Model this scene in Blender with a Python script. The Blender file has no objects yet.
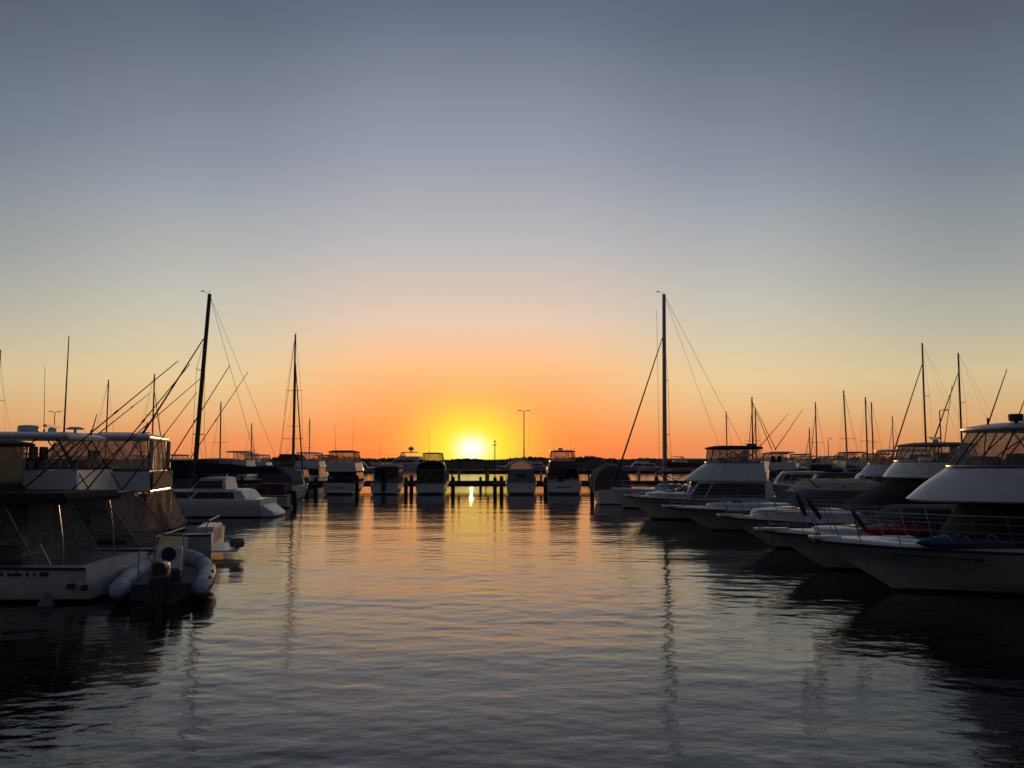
import bpy, bmesh, math, random
import numpy as np
from mathutils import Vector, Matrix
R = math.radians
C = bpy.context.scene
COL = C.collection
random.seed(7)
# ------------------------------------------------------------------ camera
H = 3.4; F = 835.0; TH = math.atan(77/835.0)
cam = bpy.data.cameras.new('camera'); camo = bpy.data.objects.new('camera', cam); COL.objects.link(camo)
camo.location = (0, 0, H); camo.rotation_euler = (R(90)+TH, 0, 0)
cam.sensor_width = 36; cam.lens = 36*F/1024; cam.clip_end = 20000; cam.clip_start = 0.1
C.camera = camo
def at(px, py, Y):
    "point in the place seen at a pixel, Y metres ahead"
    x = (px-512)/F; y = (384-py)/F
    d = (x, math.cos(TH)-y*math.sin(TH), math.sin(TH)+y*math.cos(TH))
    t = Y/d[1]
    return Vector((d[0]*t, Y, H+d[2]*t))
# ------------------------------------------------------------------ view
C.view_settings.view_transform = 'Standard'; C.view_settings.look = 'None'
C.view_settings.gamma = 1; C.view_settings.use_curve_mapping = False; C.view_settings.exposure = 0
C.cycles.max_bounces = 8; C.cycles.transparent_max_bounces = 24; C.cycles.caustics_reflective = False
C.cycles.sample_clamp_indirect = 3.0
# ------------------------------------------------------------------ world
SUN_AZ = R(-2.75); SUN_EL = R(0.85)          # azimuth from +Y, to the right
SD = Vector((math.sin(SUN_AZ)*math.cos(SUN_EL), math.cos(SUN_AZ)*math.cos(SUN_EL), math.sin(SUN_EL)))
def lin(c):
    return tuple(((v/255)/12.92 if v <= 10 else ((v/255+.055)/1.055)**2.4) for v in c)+(1,)
W = bpy.data.worlds.new('World'); C.world = W; W.use_nodes = True
nt = W.node_tree; N = nt.nodes; L = nt.links; N.clear()
def nd(t, **k):
    n = N.new(t)
    for a, b in k.items(): setattr(n, a, b)
    return n
def mth(op, a, b=None, clamp=False):
    n = nd('ShaderNodeMath', operation=op, use_clamp=clamp)
    for i, v in enumerate((a, b)):
        if v is None: continue
        if isinstance(v, (int, float)): n.inputs[i].default_value = v
        else: L.new(v, n.inputs[i])
    return n.outputs[0]
tc = nd('ShaderNodeTexCoord'); sx = nd('ShaderNodeSeparateXYZ'); L.new(tc.outputs['Generated'], sx.inputs[0])
def ramp(stops, fac):
    r = nd('ShaderNodeValToRGB'); e = r.color_ramp.elements
    for i, (p, c) in enumerate(stops):
        el = e[i] if i < 2 else e.new(p)
        el.position = p; el.color = lin(c)
    L.new(fac, r.inputs[0]); return r.outputs[0]
z = sx.outputs[2]
zc = mth('MAXIMUM', z, 0.0)
r_mid = ramp([(0, (250, 122, 62)), (.03, (255, 143, 74)), (.075, (255, 172, 104)), (.115, (253, 193, 138)), (.164, (231, 201, 178)), (.245, (191, 187, 187)), (.353, (150, 156, 171)), (.497, (98, 109, 129)), (.75, (62, 72, 92)), (1, (50, 58, 76))], zc)
r_side = ramp([(0, (203, 128, 84)), (.022, (214, 150, 98)), (.045, (217, 168, 116)), (.09, (212, 191, 147)), (.141, (184, 180, 161)), (.211, (152, 157, 157)), (.309, (119, 129, 141)), (.437, (88, 96, 113)), (.7, (60, 70, 90)), (1, (50, 58, 76))], zc)
r_q = ramp([(0, (226, 136, 86)), (.026, (236, 150, 95)), (.036, (232, 163, 107)), (.06, (232, 184, 130)), (.092, (231, 202, 152)), (.135, (215, 201, 170)), (.181, (197, 193, 180)), (.289, (157, 163, 172)), (.337, (137, 144, 158)), (.47, (92, 103, 121)), (.75, (61, 71, 91)), (1, (50, 58, 76))], zc)
r_back = ramp([(0, (66, 63, 68)), (.12, (82, 77, 84)), (.3, (70, 73, 84)), (.6, (56, 62, 74)), (1, (50, 58, 76))], zc)
hl = mth('SQRT', mth('ADD', mth('MULTIPLY', sx.outputs[0], sx.outputs[0]), mth('MULTIPLY', sx.outputs[1], sx.outputs[1])))
hl = mth('MAXIMUM', hl, 1e-4)
dh = mth('DIVIDE', mth('ADD', mth('MULTIPLY', sx.outputs[0], math.sin(SUN_AZ)), mth('MULTIPLY', sx.outputs[1], math.cos(SUN_AZ))), hl)
dh = mth('MINIMUM', mth('MAXIMUM', dh, -1.0), 1.0)
az = mth('ARCCOSINE', dh)
def mix(f, a, b):
    n = nd('ShaderNodeMix', data_type='RGBA')
    L.new(f, n.inputs[0])
    for i, v in ((6, a), (7, b)):
        if isinstance(v, tuple): n.inputs[i].default_value = v
        else: L.new(v, n.inputs[i])
    return n.outputs[2]
def mrange(v, a, b, interp='SMOOTHSTEP'):
    n = nd('ShaderNodeMapRange', interpolation_type=interp)
    L.new(v, n.inputs[0]); n.inputs[1].default_value = a; n.inputs[2].default_value = b
    return n.outputs[0]
col = mix(mrange(az, R(4), R(18)), r_mid, r_q)
col = mix(mrange(az, R(17), R(33)), col, r_side)
col = mix(mrange(az, R(38), R(120)), col, r_back)
# glow of the air and camera glare round the low sun, painted into the sky
el = mth('ARCSINE', z)
el = mth('MULTIPLY', mth('SUBTRACT', el, SUN_EL), 1.3)
ang = mth('SQRT', mth('ADD', mth('MULTIPLY', az, az), mth('MULTIPLY', el, el)))
def gauss(w, p=2.0):
    return mth('EXPONENT', mth('MULTIPLY', mth('POWER', mth('DIVIDE', ang, R(w)), p), -1.0))
col = mix(mth('MULTIPLY', gauss(5.2, 2.4), 0.35), col, lin((255, 196, 80)))
col = mix(gauss(3.4, 2.3), col, lin((255, 248, 62)))
core = nd('ShaderNodeMix', data_type='RGBA', blend_type='ADD')
core.inputs[0].default_value = 1.0; L.new(col, core.inputs[6])
cs = nd('ShaderNodeVectorMath', operation='SCALE'); cs.inputs[0].default_value = (.5, .45, 1.0); L.new(gauss(1.0, 2.2), cs.inputs['Scale'])
L.new(cs.outputs[0], core.inputs[7])
# a little of the physical sky model on top of it
sky = nd('ShaderNodeTexSky', sky_type='NISHITA'); sky.sun_disc = False
sky.sun_elevation = SUN_EL; sky.sun_rotation = SUN_AZ
bg1 = nd('ShaderNodeBackground'); L.new(core.outputs[2], bg1.inputs[0]); bg1.inputs[1].default_value = 1.0
bg2 = nd('ShaderNodeBackground'); L.new(sky.outputs[0], bg2.inputs[0]); bg2.inputs[1].default_value = 0.004
ad = nd('ShaderNodeAddShader'); L.new(bg1.outputs[0], ad.inputs[0]); L.new(bg2.outputs[0], ad.inputs[1])
wo = nd('ShaderNodeOutputWorld'); L.new(ad.outputs[0], wo.inputs[0])
# ------------------------------------------------------------------ sun
sun = bpy.data.lights.new('sun', 'SUN'); sun.energy = 0.7; sun.angle = R(0.5); sun.color = (1, .50, .20)
suno = bpy.data.objects.new('sun', sun); COL.objects.link(suno)
# the light itself arrives a touch lower than the painted glow round the disc, so the shore keeps it off the water
LD = Vector((math.sin(SUN_AZ)*math.cos(R(.55)), math.cos(SUN_AZ)*math.cos(R(.55)), math.sin(R(.55))))
suno.rotation_euler = (-LD).to_track_quat('-Z', 'Y').to_euler()
suno.location = SD*300
# ------------------------------------------------------------------ tags, materials, mesh helpers
def tag(o, label=None, cat=None, group=None, kind=None):
    for k, v in (('label', label), ('category', cat), ('group', group), ('kind', kind)):
        if v: o[k] = v
    return o
MATS = {}
def mat(name, col, rough=.5, metal=0.0, noise=0.0, nscale=6.0, spec=.5, bump=0.0, coat=0.0):
    "procedural material: base colour broken up by dirt noise"
    if name in MATS: return MATS[name]
    m = bpy.data.materials.new(name); m.use_nodes = True; MATS[name] = m
    t = m.node_tree; b = t.nodes['Principled BSDF']
    b.inputs['Roughness'].default_value = rough; b.inputs['Metallic'].default_value = metal
    b.inputs['Specular IOR Level'].default_value = spec; b.inputs['Coat Weight'].default_value = coat
    b.inputs['Base Color'].default_value = (*col, 1)
    if noise > 0 or bump > 0:
        c = t.nodes.new('ShaderNodeTexCoord'); n = t.nodes.new('ShaderNodeTexNoise')
        n.inputs['Scale'].default_value = nscale; n.inputs['Detail'].default_value = 6
        t.links.new(c.outputs['Object'], n.inputs['Vector'])
        r = t.nodes.new('ShaderNodeMapRange'); r.inputs[1].default_value = .3; r.inputs[2].default_value = .7
        r.inputs[3].default_value = 1-noise; r.inputs[4].default_value = 1+noise*.4
        t.links.new(n.outputs['Fac'], r.inputs[0])
        v = t.nodes.new('ShaderNodeVectorMath'); v.operation = 'SCALE'; v.inputs[0].default_value = col
        t.links.new(r.outputs[0], v.inputs['Scale']); t.links.new(v.outputs[0], b.inputs['Base Color'])
        if bump > 0:
            bp = t.nodes.new('ShaderNodeBump'); bp.inputs['Strength'].default_value = bump; bp.inputs['Distance'].default_value = .02
            t.links.new(n.outputs['Fac'], bp.inputs['Height']); t.links.new(bp.outputs[0], b.inputs['Normal'])
    return m
def hullmat(name, top, boot, bottom, wl=.10, rough=.25):
    "gelcoat with boot stripe and antifouling painted by height above the waterline"
    m = bpy.data.materials.new(name); m.use_nodes = True; MATS[name] = m
    t = m.node_tree; b = t.nodes['Principled BSDF']; b.inputs['Roughness'].default_value = rough
    c = t.nodes.new('ShaderNodeTexCoord'); s = t.nodes.new('ShaderNodeSeparateXYZ'); t.links.new(c.outputs['Object'], s.inputs[0])
    n = t.nodes.new('ShaderNodeTexNoise'); n.inputs['Scale'].default_value = 2.5; n.inputs['Detail'].default_value = 8
    mp = t.nodes.new('ShaderNodeMapping'); mp.inputs['Scale'].default_value = (3, 3, .7)
    t.links.new(c.outputs['Object'], mp.inputs[0]); t.links.new(mp.outputs[0], n.inputs['Vector'])
    ad = t.nodes.new('ShaderNodeMath'); ad.operation = 'MULTIPLY_ADD'; ad.inputs[1].default_value = .03
    t.links.new(n.outputs['Fac'], ad.inputs[0]); t.links.new(s.outputs[2], ad.inputs[2])
    r = t.nodes.new('ShaderNodeValToRGB'); r.color_ramp.interpolation = 'CONSTANT'
    e = r.color_ramp.elements; e[0].position = 0; e[0].color = (*bottom, 1); e[1].position = .5+wl; e[1].color = (*top, 1)
    k = e.new(.5+wl*.45); k.color = (*boot, 1)
    a2 = t.nodes.new('ShaderNodeMath'); a2.operation = 'ADD'; a2.inputs[1].default_value = .5
    t.links.new(ad.outputs[0], a2.inputs[0]); t.links.new(a2.outputs[0], r.inputs[0])
    rr = t.nodes.new('ShaderNodeMapRange'); rr.inputs[1].default_value = .35; rr.inputs[2].default_value = .75; rr.inputs[3].default_value = 1; rr.inputs[4].default_value = .78
    t.links.new(n.outputs['Fac'], rr.inputs[0])
    v = t.nodes.new('ShaderNodeVectorMath'); v.operation = 'SCALE'; t.links.new(r.outputs[0], v.inputs[0]); t.links.new(rr.outputs[0], v.inputs['Scale'])
    t.links.new(v.outputs[0], b.inputs['Base Color'])
    return m
def clearmat(name, tint, see=.62, milk=.5, rough=.25, wrinkle=.35):
    "clear vinyl curtain: part see-through, part milky translucent"
    m = bpy.data.materials.new(name); m.use_nodes = True; MATS[name] = m
    t = m.node_tree; t.nodes.clear()
    o = t.nodes.new('ShaderNodeOutputMaterial'); tr = t.nodes.new('ShaderNodeBsdfTransparent'); tr.inputs[0].default_value = (*[min(1, .6+.4*v) for v in tint], 1)
    tl = t.nodes.new('ShaderNodeBsdfTranslucent'); tl.inputs[0].default_value = (*tint, 1)
    df = t.nodes.new('ShaderNodeBsdfDiffuse'); df.inputs[0].default_value = (*tint, 1)
    gl = t.nodes.new('ShaderNodeBsdfGlossy'); gl.inputs['Roughness'].default_value = rough+.2; gl.inputs[0].default_value = (.9, .9, .9, 1)
    c = t.nodes.new('ShaderNodeTexCoord'); n = t.nodes.new('ShaderNodeTexNoise'); n.inputs['Scale'].default_value = 3.2; n.inputs['Detail'].default_value = 5; n.inputs['Distortion'].default_value = 1.2
    t.links.new(c.outputs['Object'], n.inputs['Vector'])
    bp = t.nodes.new('ShaderNodeBump'); bp.inputs['Strength'].default_value = wrinkle; bp.inputs['Distance'].default_value = .08
    t.links.new(n.outputs['Fac'], bp.inputs['Height'])
    for q in (tl, df, gl): t.links.new(bp.outputs[0], q.inputs['Normal'])
    m1 = t.nodes.new('ShaderNodeMixShader'); m1.inputs[0].default_value = milk; t.links.new(df.outputs[0], m1.inputs[1]); t.links.new(tl.outputs[0], m1.inputs[2])
    m2 = t.nodes.new('ShaderNodeMixShader'); m2.inputs[0].default_value = .05; t.links.new(m1.outputs[0], m2.inputs[1]); t.links.new(gl.outputs[0], m2.inputs[2])
    m3 = t.nodes.new('ShaderNodeMixShader')
    r = t.nodes.new('ShaderNodeMapRange'); r.inputs[1].default_value = .3; r.inputs[2].default_value = .7; r.inputs[3].default_value = see-.12; r.inputs[4].default_value = see+.12
    t.links.new(n.outputs['Fac'], r.inputs[0]); t.links.new(r.outputs[0], m3.inputs[0])
    t.links.new(m2.outputs[0], m3.inputs[1]); t.links.new(tr.outputs[0], m3.inputs[2]); t.links.new(m3.outputs[0], o.inputs[0])
    return m
M = {
 'gel': hullmat('white_gelcoat', (.74, .74, .72), (.05, .06, .10), (.02, .022, .03)),
 'gel_red': hullmat('cream_gelcoat_red_stripe', (.72, .70, .64), (.25, .03, .03), (.03, .03, .035)),
 'gel_dark': hullmat('navy_gelcoat', (.05, .06, .10), (.6, .6, .6), (.12, .02, .02)),
 'white': mat('white_fibreglass', (.72, .72, .71), .3, noise=.12, nscale=2.5),
 'deck': mat('nonskid_deck', (.50, .50, .48), .7, noise=.15, nscale=9),
 'roof': mat('hardtop_white', (.66, .67, .68), .35, noise=.15, nscale=3),
 'glass': mat('dark_window_glass', (.010, .012, .014), .06, spec=.6),
 'trim': mat('black_rubber_trim', (.03, .03, .03), .6),
 'chrome': mat('stainless_steel', (.30, .30, .31), .32, metal=1.0),
 'pole': mat('dark_anodised_pole', (.035, .035, .038), .4, metal=.3),
 'alu': mat('mast_aluminium', (.30, .31, .33), .4, metal=.6, noise=.15, nscale=8),
 'mastdark': mat('dark_mast_paint', (.05, .052, .055), .4, metal=.2),
 'black': mat('black_canvas', (.014, .014, .016), .9, noise=.3, nscale=7, bump=.4),
 'navy': mat('navy_canvas', (.018, .022, .045), .9, noise=.3, nscale=6, bump=.5),
 'grey': mat('grey_canvas', (.20, .20, .21), .9, noise=.25, nscale=5, bump=.5),
 'slate': mat('slate_canvas', (.10, .11, .13), .9, noise=.25, nscale=5, bump=.5),
 'brown': mat('brown_grey_canvas', (.115, .095, .09), .9, noise=.2, nscale=4, bump=.5),
 'teal': mat('teal_canvas', (.01, .13, .16), .85, noise=.25, nscale=5, bump=.4),
 'beige': mat('beige_canvas', (.60, .50, .36), .9, noise=.25, nscale=5, bump=.5),
 'red': mat('red_plastic', (.50, .03, .03), .4, noise=.2, nscale=6),
 'blue': mat('blue_plastic', (.015, .06, .14), .4, noise=.3, nscale=6),
 'redc': mat('red_canvas', (.11, .022, .025), .85, noise=.3, nscale=6, bump=.4),
 'hyp': mat('pale_grey_tube_fabric', (.42, .47, .54), .55, noise=.15, nscale=4),
 'strap': mat('dark_strap', (.03, .035, .05), .7),
 'engine': mat('black_engine_paint', (.012, .012, .013), .28, coat=.5),
 'rope': mat('pale_rope', (.45, .42, .36), .9),
 'wood': mat('weathered_timber', (.075, .055, .04), .9, noise=.5, nscale=5, bump=.6),
 'pile': mat('wet_pile', (.045, .035, .03), .8, noise=.5, nscale=5, bump=.6),
 'conc': mat('pale_deck_planks', (.16, .13, .11), .9, noise=.4, nscale=3, bump=.5),
 'steel': mat('galvanised_pole', (.22, .22, .23), .5, metal=.6, noise=.2),
 'seat': mat('dark_seat_vinyl', (.04, .04, .05), .6),
 'cream': mat('cream_panel', (.5, .46, .38), .6, noise=.2),
 'rooft': mat('brown_roof_sheet', (.07, .045, .04), .8, noise=.3),
 'clear': clearmat('clear_vinyl_curtain', (.55, .56, .58), see=.72),
 'clear2': clearmat('clean_clear_vinyl', (.50, .51, .54), see=.82),
 'clearb': clearmat('smoky_vinyl', (.36, .33, .30), see=.72, wrinkle=.8, milk=.4),
 'glint': mat('glint_vinyl', (.42, .38, .32), .22, noise=.2, nscale=12),  # glossy vinyl for the added rolls that catch the sun
 'clearo': clearmat('bright_clear_vinyl', (.66, .60, .54), see=.80, milk=.7),
 'clearw': clearmat('warm_milky_vinyl', (.75, .64, .50), see=.38, milk=.8),
}
class MB:
    def __init__(s): s.v = []; s.f = []
    def add(s, vs, fs):
        o = len(s.v); s.v += [tuple(v) for v in vs]; s.f += [tuple(i+o for i in f) for f in fs]; return s
    def box(s, x0, x1, y0, y1, z0, z1):
        return s.add([(x0, y0, z0), (x1, y0, z0), (x1, y1, z0), (x0, y1, z0), (x0, y0, z1), (x1, y0, z1), (x1, y1, z1), (x0, y1, z1)],
                     [(0, 3, 2, 1), (4, 5, 6, 7), (0, 1, 5, 4), (1, 2, 6, 5), (2, 3, 7, 6), (3, 0, 4, 7)])
    def rings(s, rings, cap=True, closed=True):
        n = len(rings[0]); vs = [p for r in rings for p in r]; fs = []
        for i in range(len(rings)-1):
            for j in range(n if closed else n-1):
                k = (j+1) % n; fs.append((i*n+j, i*n+k, (i+1)*n+k, (i+1)*n+j))
        if cap: fs.append(tuple(range(n))[::-1]); fs.append(tuple((len(rings)-1)*n+j for j in range(n)))
        return s.add(vs, fs)
    def tube(s, pts, r, n=6, r2=None):
        pts = [Vector(p) for p in pts]; rs = []
        m = len(pts)
        for i, p in enumerate(pts):
            d = (pts[min(i+1, m-1)]-pts[max(i-1, 0)]).normalized()
            u = d.cross(Vector((0, 0, 1)) if abs(d.z) < .9 else Vector((1, 0, 0))).normalized(); w = d.cross(u)
            rad = r if r2 is None else r+(r2-r)*i/(m-1)
            rs.append([p+(u*math.cos(2*math.pi*k/n)+w*math.sin(2*math.pi*k/n))*rad for k in range(n)])
        return s.rings(rs)
    def lathe(s, c, prof, n=14, axis='z'):
        rs = []
        for r, h in prof:
            ring = []
            for k in range(n):
                a = 2*math.pi*k/n; p = (r*math.cos(a), r*math.sin(a), h)
                if axis == 'x': p = (p[2], p[0], p[1])
                if axis == 'y': p = (p[0], p[2], p[1])
                ring.append((c[0]+p[0], c[1]+p[1], c[2]+p[2]))
            rs.append(ring)
        return s.rings(rs)
    def build(s, name, m, parent=None, smooth=True, bevel=0):
        me = bpy.data.meshes.new(name); me.from_pydata(s.v, [], s.f); me.validate()
        bm = bmesh.new(); bm.from_mesh(me); bmesh.ops.recalc_face_normals(bm, faces=bm.faces); bm.to_mesh(me); bm.free()
        me.materials.append(M[m] if isinstance(m, str) else m)
        o = bpy.data.objects.new(name, me); COL.objects.link(o); o.parent = parent
        if smooth:
            for p in me.polygons: p.use_smooth = True
            me.set_sharp_from_angle(angle=R(32))
        if bevel:
            b = o.modifiers.new('b', 'BEVEL'); b.width = bevel; b.segments = 2; b.limit_method = 'ANGLE'
        return o
def empty(name, loc, rz=0):
    o = bpy.data.objects.new(name, None); COL.objects.link(o); o.location = loc; o.rotation_euler = (0, 0, rz); o.empty_display_size = .3
    return o
def copy_tree(o, parent=None):
    c = o.copy(); COL.objects.link(c)
    if parent: c.parent = parent
    for ch in list(o.children): copy_tree(ch, c)
    return c
def nodep(name, vs, es, m):
    pass
# ------------------------------------------------------------------ water
rng = np.random.default_rng(5)
def water_axis(first, dense, grow, far):
    a = [0.0]; d = first
    while a[-1] < far:
        if a[-1] > dense: d *= grow
        a.append(a[-1]+d)
    return np.array(a)
ys = [4.0]
while ys[-1] < 100: ys.append(ys[-1]+max(.03, ys[-1]*.0042))
while ys[-1] < 9000: ys.append(ys[-1]+(ys[-1]-ys[-2])*1.12)
ys = np.array([-60, -30, -12, -5, 0, 2, 3.2]+ys)
xp = water_axis(.055, 15, 1.03, 7000); xs = np.concatenate([-xp[::-1][:-1], xp])
X, Y = np.meshgrid(xs, ys); Z = np.zeros_like(X)
dyy = np.gradient(ys)[:, None]*np.ones_like(X); dxx = np.gradient(xs)[None, :]*np.ones_like(X)
patch = .75+.25*np.sin(X*.23+1.3*np.sin(Y*.11))*np.sin(Y*.31+X*.07+1)
for i in range(150):
    lam = math.exp(rng.uniform(math.log(.11), math.log(1.3)))
    th = rng.normal(0, .50) + (.25 if i % 3 else -.45)
    k = 2*math.pi/lam; kx = k*math.sin(th); ky = k*math.cos(th)
    slope = .0040*(lam/.5)**-.05
    a = slope/k
    w = np.clip((lam/np.maximum(dyy*abs(math.cos(th)), dxx*abs(math.sin(th))+1e-6)-2.2)/3, 0, 1)
    Z += w*a*np.sin(kx*X+ky*Y+rng.uniform(0, 6.28)+.5*np.sin(.21*X+.17*Y+i))*patch
for lam, th, a in ((4.6, .3, .004), (3.4, -.35, .003), (6.5, .1, .005)):
    k = 2*math.pi/lam; w = np.clip((lam/dyy-2.2)/3, 0, 1)*np.clip((lam/dxx-2.2)/3, 0, 1)
    Z += w*a*np.sin(k*math.sin(th)*X+k*math.cos(th)*Y)
nr, nc = X.shape
co = np.stack([X, Y, Z], -1).reshape(-1, 3)
ii = np.arange((nr-1)*(nc-1)); r_ = ii//(nc-1); c_ = ii % (nc-1); b_ = r_*nc+c_
quads = np.stack([b_, b_+1, b_+nc+1, b_+nc], -1)
me = bpy.data.meshes.new('water'); me.vertices.add(len(co)); me.vertices.foreach_set('co', co.ravel())
me.loops.add(quads.size); me.loops.foreach_set('vertex_index', quads.ravel().astype(np.int32))
me.polygons.add(len(quads)); me.polygons.foreach_set('loop_start', np.arange(0, quads.size, 4, dtype=np.int32))
me.update(calc_edges=True); me.validate()
me.polygons.foreach_set('use_smooth', np.ones(len(quads), bool))
water = bpy.data.objects.new('water', me); COL.objects.link(water); tag(water, 'dark rippled harbour water reflecting the sunset', kind='structure')
m = bpy.data.materials.new('harbour_water'); m.use_nodes = True; t = m.node_tree; b = t.nodes['Principled BSDF']
b.inputs['Base Color'].default_value = (.006, .008, .008, 1); b.inputs['Roughness'].default_value = .05; b.inputs['IOR'].default_value = 1.333
c = t.nodes.new('ShaderNodeTexCoord'); mp = t.nodes.new('ShaderNodeMapping'); mp.inputs['Scale'].default_value = (.65, 1.0, 1)
t.links.new(c.outputs['Object'], mp.inputs[0])
hs = None
for sc, amp, det in ((1.6, .0026, 3), (8.0, .0020, 3)):
    n = t.nodes.new('ShaderNodeTexNoise'); n.inputs['Scale'].default_value = sc; n.inputs['Detail'].default_value = det; n.inputs['Roughness'].default_value = .55
    t.links.new(mp.outputs[0], n.inputs['Vector'])
    q = t.nodes.new('ShaderNodeMath'); q.operation = 'MULTIPLY_ADD'; q.inputs[1].default_value = amp*2
    t.links.new(n.outputs['Fac'], q.inputs[0])
    if hs is not None: t.links.new(hs, q.inputs[2])
    hs = q.outputs[0]
bp = t.nodes.new('ShaderNodeBump'); bp.inputs['Strength'].default_value = 1.0; bp.inputs['Distance'].default_value = 1.0
t.links.new(hs, bp.inputs['Height']); t.links.new(bp.outputs[0], b.inputs['Normal'])
water.data.materials.append(m)
# ------------------------------------------------------------------ boat building blocks
# local frame of every boat: x from the stern (0) to the bow, y to port, z up from the waterline
def sm(a, b, x):
    x = min(1, max(0, (x-a)/(b-a))); return x*x*(3-2*x)
def hull_dims(Lh, B, zb, zs, rake, tm, p=2.2):
    def half(t):
        s = max(0, (t-tm)/(1-tm)); return max(.02, B/2*(1-.06*(1-min(1, t/tm))**2)*(1-s**p))
    def sheer(t): return zs+(zb-zs)*t**1.8
    def xx(t, z, zsh): return t*((Lh-rake)+rake*min(1, max(-.35, z/zsh)))
    return half, sheer, xx
def hull_mesh(Lh, B, zb, zs, rake=1.4, tm=.45, p=2.2, cock=0.0, floor=.25, scoop=0.0, round_=False, n=22):
    half, sheer, xx = hull_dims(Lh, B, zb, zs, rake, tm, p)
    ts = [i/n for i in range(n+1)]
    if cock > 0:
        tc_ = cock/Lh
        ts = sorted(set([t for t in ts if t > tc_+.02 or t < tc_-.02]+[.012, .0125+.004, tc_-.004, tc_, .004]))
    rs = []
    for t in ts:
        b = half(t); s = sheer(t); cf = .90-.50*t**2.4; zc = .10+.55*s*max(0, (t-.35)/.65)**2.2
        zk = -.42+(.30 if t > .85 else 0)*(t-.85)/.15
        if round_: pts = [(0, zk), (b*.55, zk*.7), (b*.86, -.02), (b*.97, s*.5), (b, s*.93), (b*.99, s)]
        else: pts = [(0, zk), (b*cf*.97, min(zc, s*.6)-.03), (b*cf, min(zc, s*.6)+.03), (b*(cf+(1-cf)*.42), zc+(s-zc)*.5), (b*(cf+(1-cf)*.9), s*.90), (b, s)]
        if cock > 0 and .0125 < t < tc_-.001: pts += [(b*.90, s+.03), (b*.88, floor), (b*.4, floor), (0, floor)]
        else: pts += [(b*.93, s+.035), (b*.7, s+.05+.03*t), (b*.35, s+.07+.03*t), (0, s+.075+.03*t)]
        ring = [(xx(t, zz, s)+(scoop*max(0, (s-zz)/s)*-1*(1-min(1, t*8)) if scoop else 0), y, zz) for y, zz in pts]
        ring += [(x, -y, zz) for (x, y, zz) in ring[-2:0:-1]]
        rs.append(ring)
    return MB().rings(rs)
def deckline(Lh, B, zb, zs, rake, tm, p, t, side, dy=0.0, dz=0.0):
    half, sheer, xx = hull_dims(Lh, B, zb, zs, rake, tm, p)
    s = sheer(t); return Vector((xx(t, s, s), side*max(.0, half(t)-dy), s+dz))
def plan(x0, x1, w, nose=1.0, e=2.2, rear=1.0, ns=4, nn=9):
    "plan outline from the rear port corner round the nose to the rear starboard corner"
    out = []
    xs0 = x1-nose
    for i in range(ns): f = i/ns; out.append((x0+(xs0-x0)*f, w/2*(rear+(1-rear)*f)))
    for i in range(nn+1):
        a = math.pi/2*i/nn; out.append((xs0+nose*math.sin(a)**(2/e) if a > 0 else xs0, w/2*max(0.0, math.cos(a))**(2/e)))
    return out+[(x, -y) for x, y in out[-2::-1]]
def zz_(z, x): return z(x) if callable(z) else z
def shell(rows):
    "rows: list of (plan, z); stacked and capped"
    return MB().rings([[(x, y, zz_(z, x)) for x, y in p] for p, z in rows])
def samp(p, u):
    k = u*(len(p)-1); i = min(len(p)-2, int(k)); f = k-i
    return Vector((p[i][0]*(1-f)+p[i+1][0]*f, p[i][1]*(1-f)+p[i+1][1]*f))
def band(pa, za, pb, zb, u0, u1, v0=0, v1=1, off=.012, th=.01, n=12, m=3, sag=0.0):
    "a panel that follows the wall between two outlines, proud of it by off"
    out, inn = [], []
    for j in range(m+1):
        v = v0+(v1-v0)*j/m; ro, ri = [], []
        for i in range(n+1):
            u = u0+(u1-u0)*i/n; a, b = samp(pa, u), samp(pb, u); q = a.lerp(b, v)
            e = .01; t = (samp(pa, min(1, u+e)).lerp(samp(pb, min(1, u+e)), v)-samp(pa, max(0, u-e)).lerp(samp(pb, max(0, u-e)), v))
            nrm = Vector((-t.y, t.x)).normalized() if t.length > 1e-6 else Vector((0, 1))
            zq = zz_(za, a.x)*(1-v)+zz_(zb, b.x)*v
            s_ = sag*math.sin(math.pi*v)
            w = q+nrm*(off-s_); ro.append((w.x, w.y, zq)); w = q+nrm*(off-th-s_); ri.append((w.x, w.y, zq))
        out.append(ro); inn.append(ri)
    mb = MB(); W_ = n+1; vs = [p for r in out for p in r]+[p for r in inn for p in r]; K = W_*(m+1); fs = []
    for j in range(m):
        for i in range(n):
            a = j*W_+i; fs.append((a, a+1, a+W_+1, a+W_)); fs.append((K+a, K+a+W_, K+a+W_+1, K+a+1))
    for i in range(n): fs.append((i, K+i, K+i+1, i+1)); a = m*W_+i; fs.append((a, a+1, K+a+1, K+a))
    for j in range(m): a = j*W_; fs.append((a, a+W_, K+a+W_, K+a)); a += n; fs.append((a, K+a, K+a+W_, a+W_))
    return mb.add(vs, fs)
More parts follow.
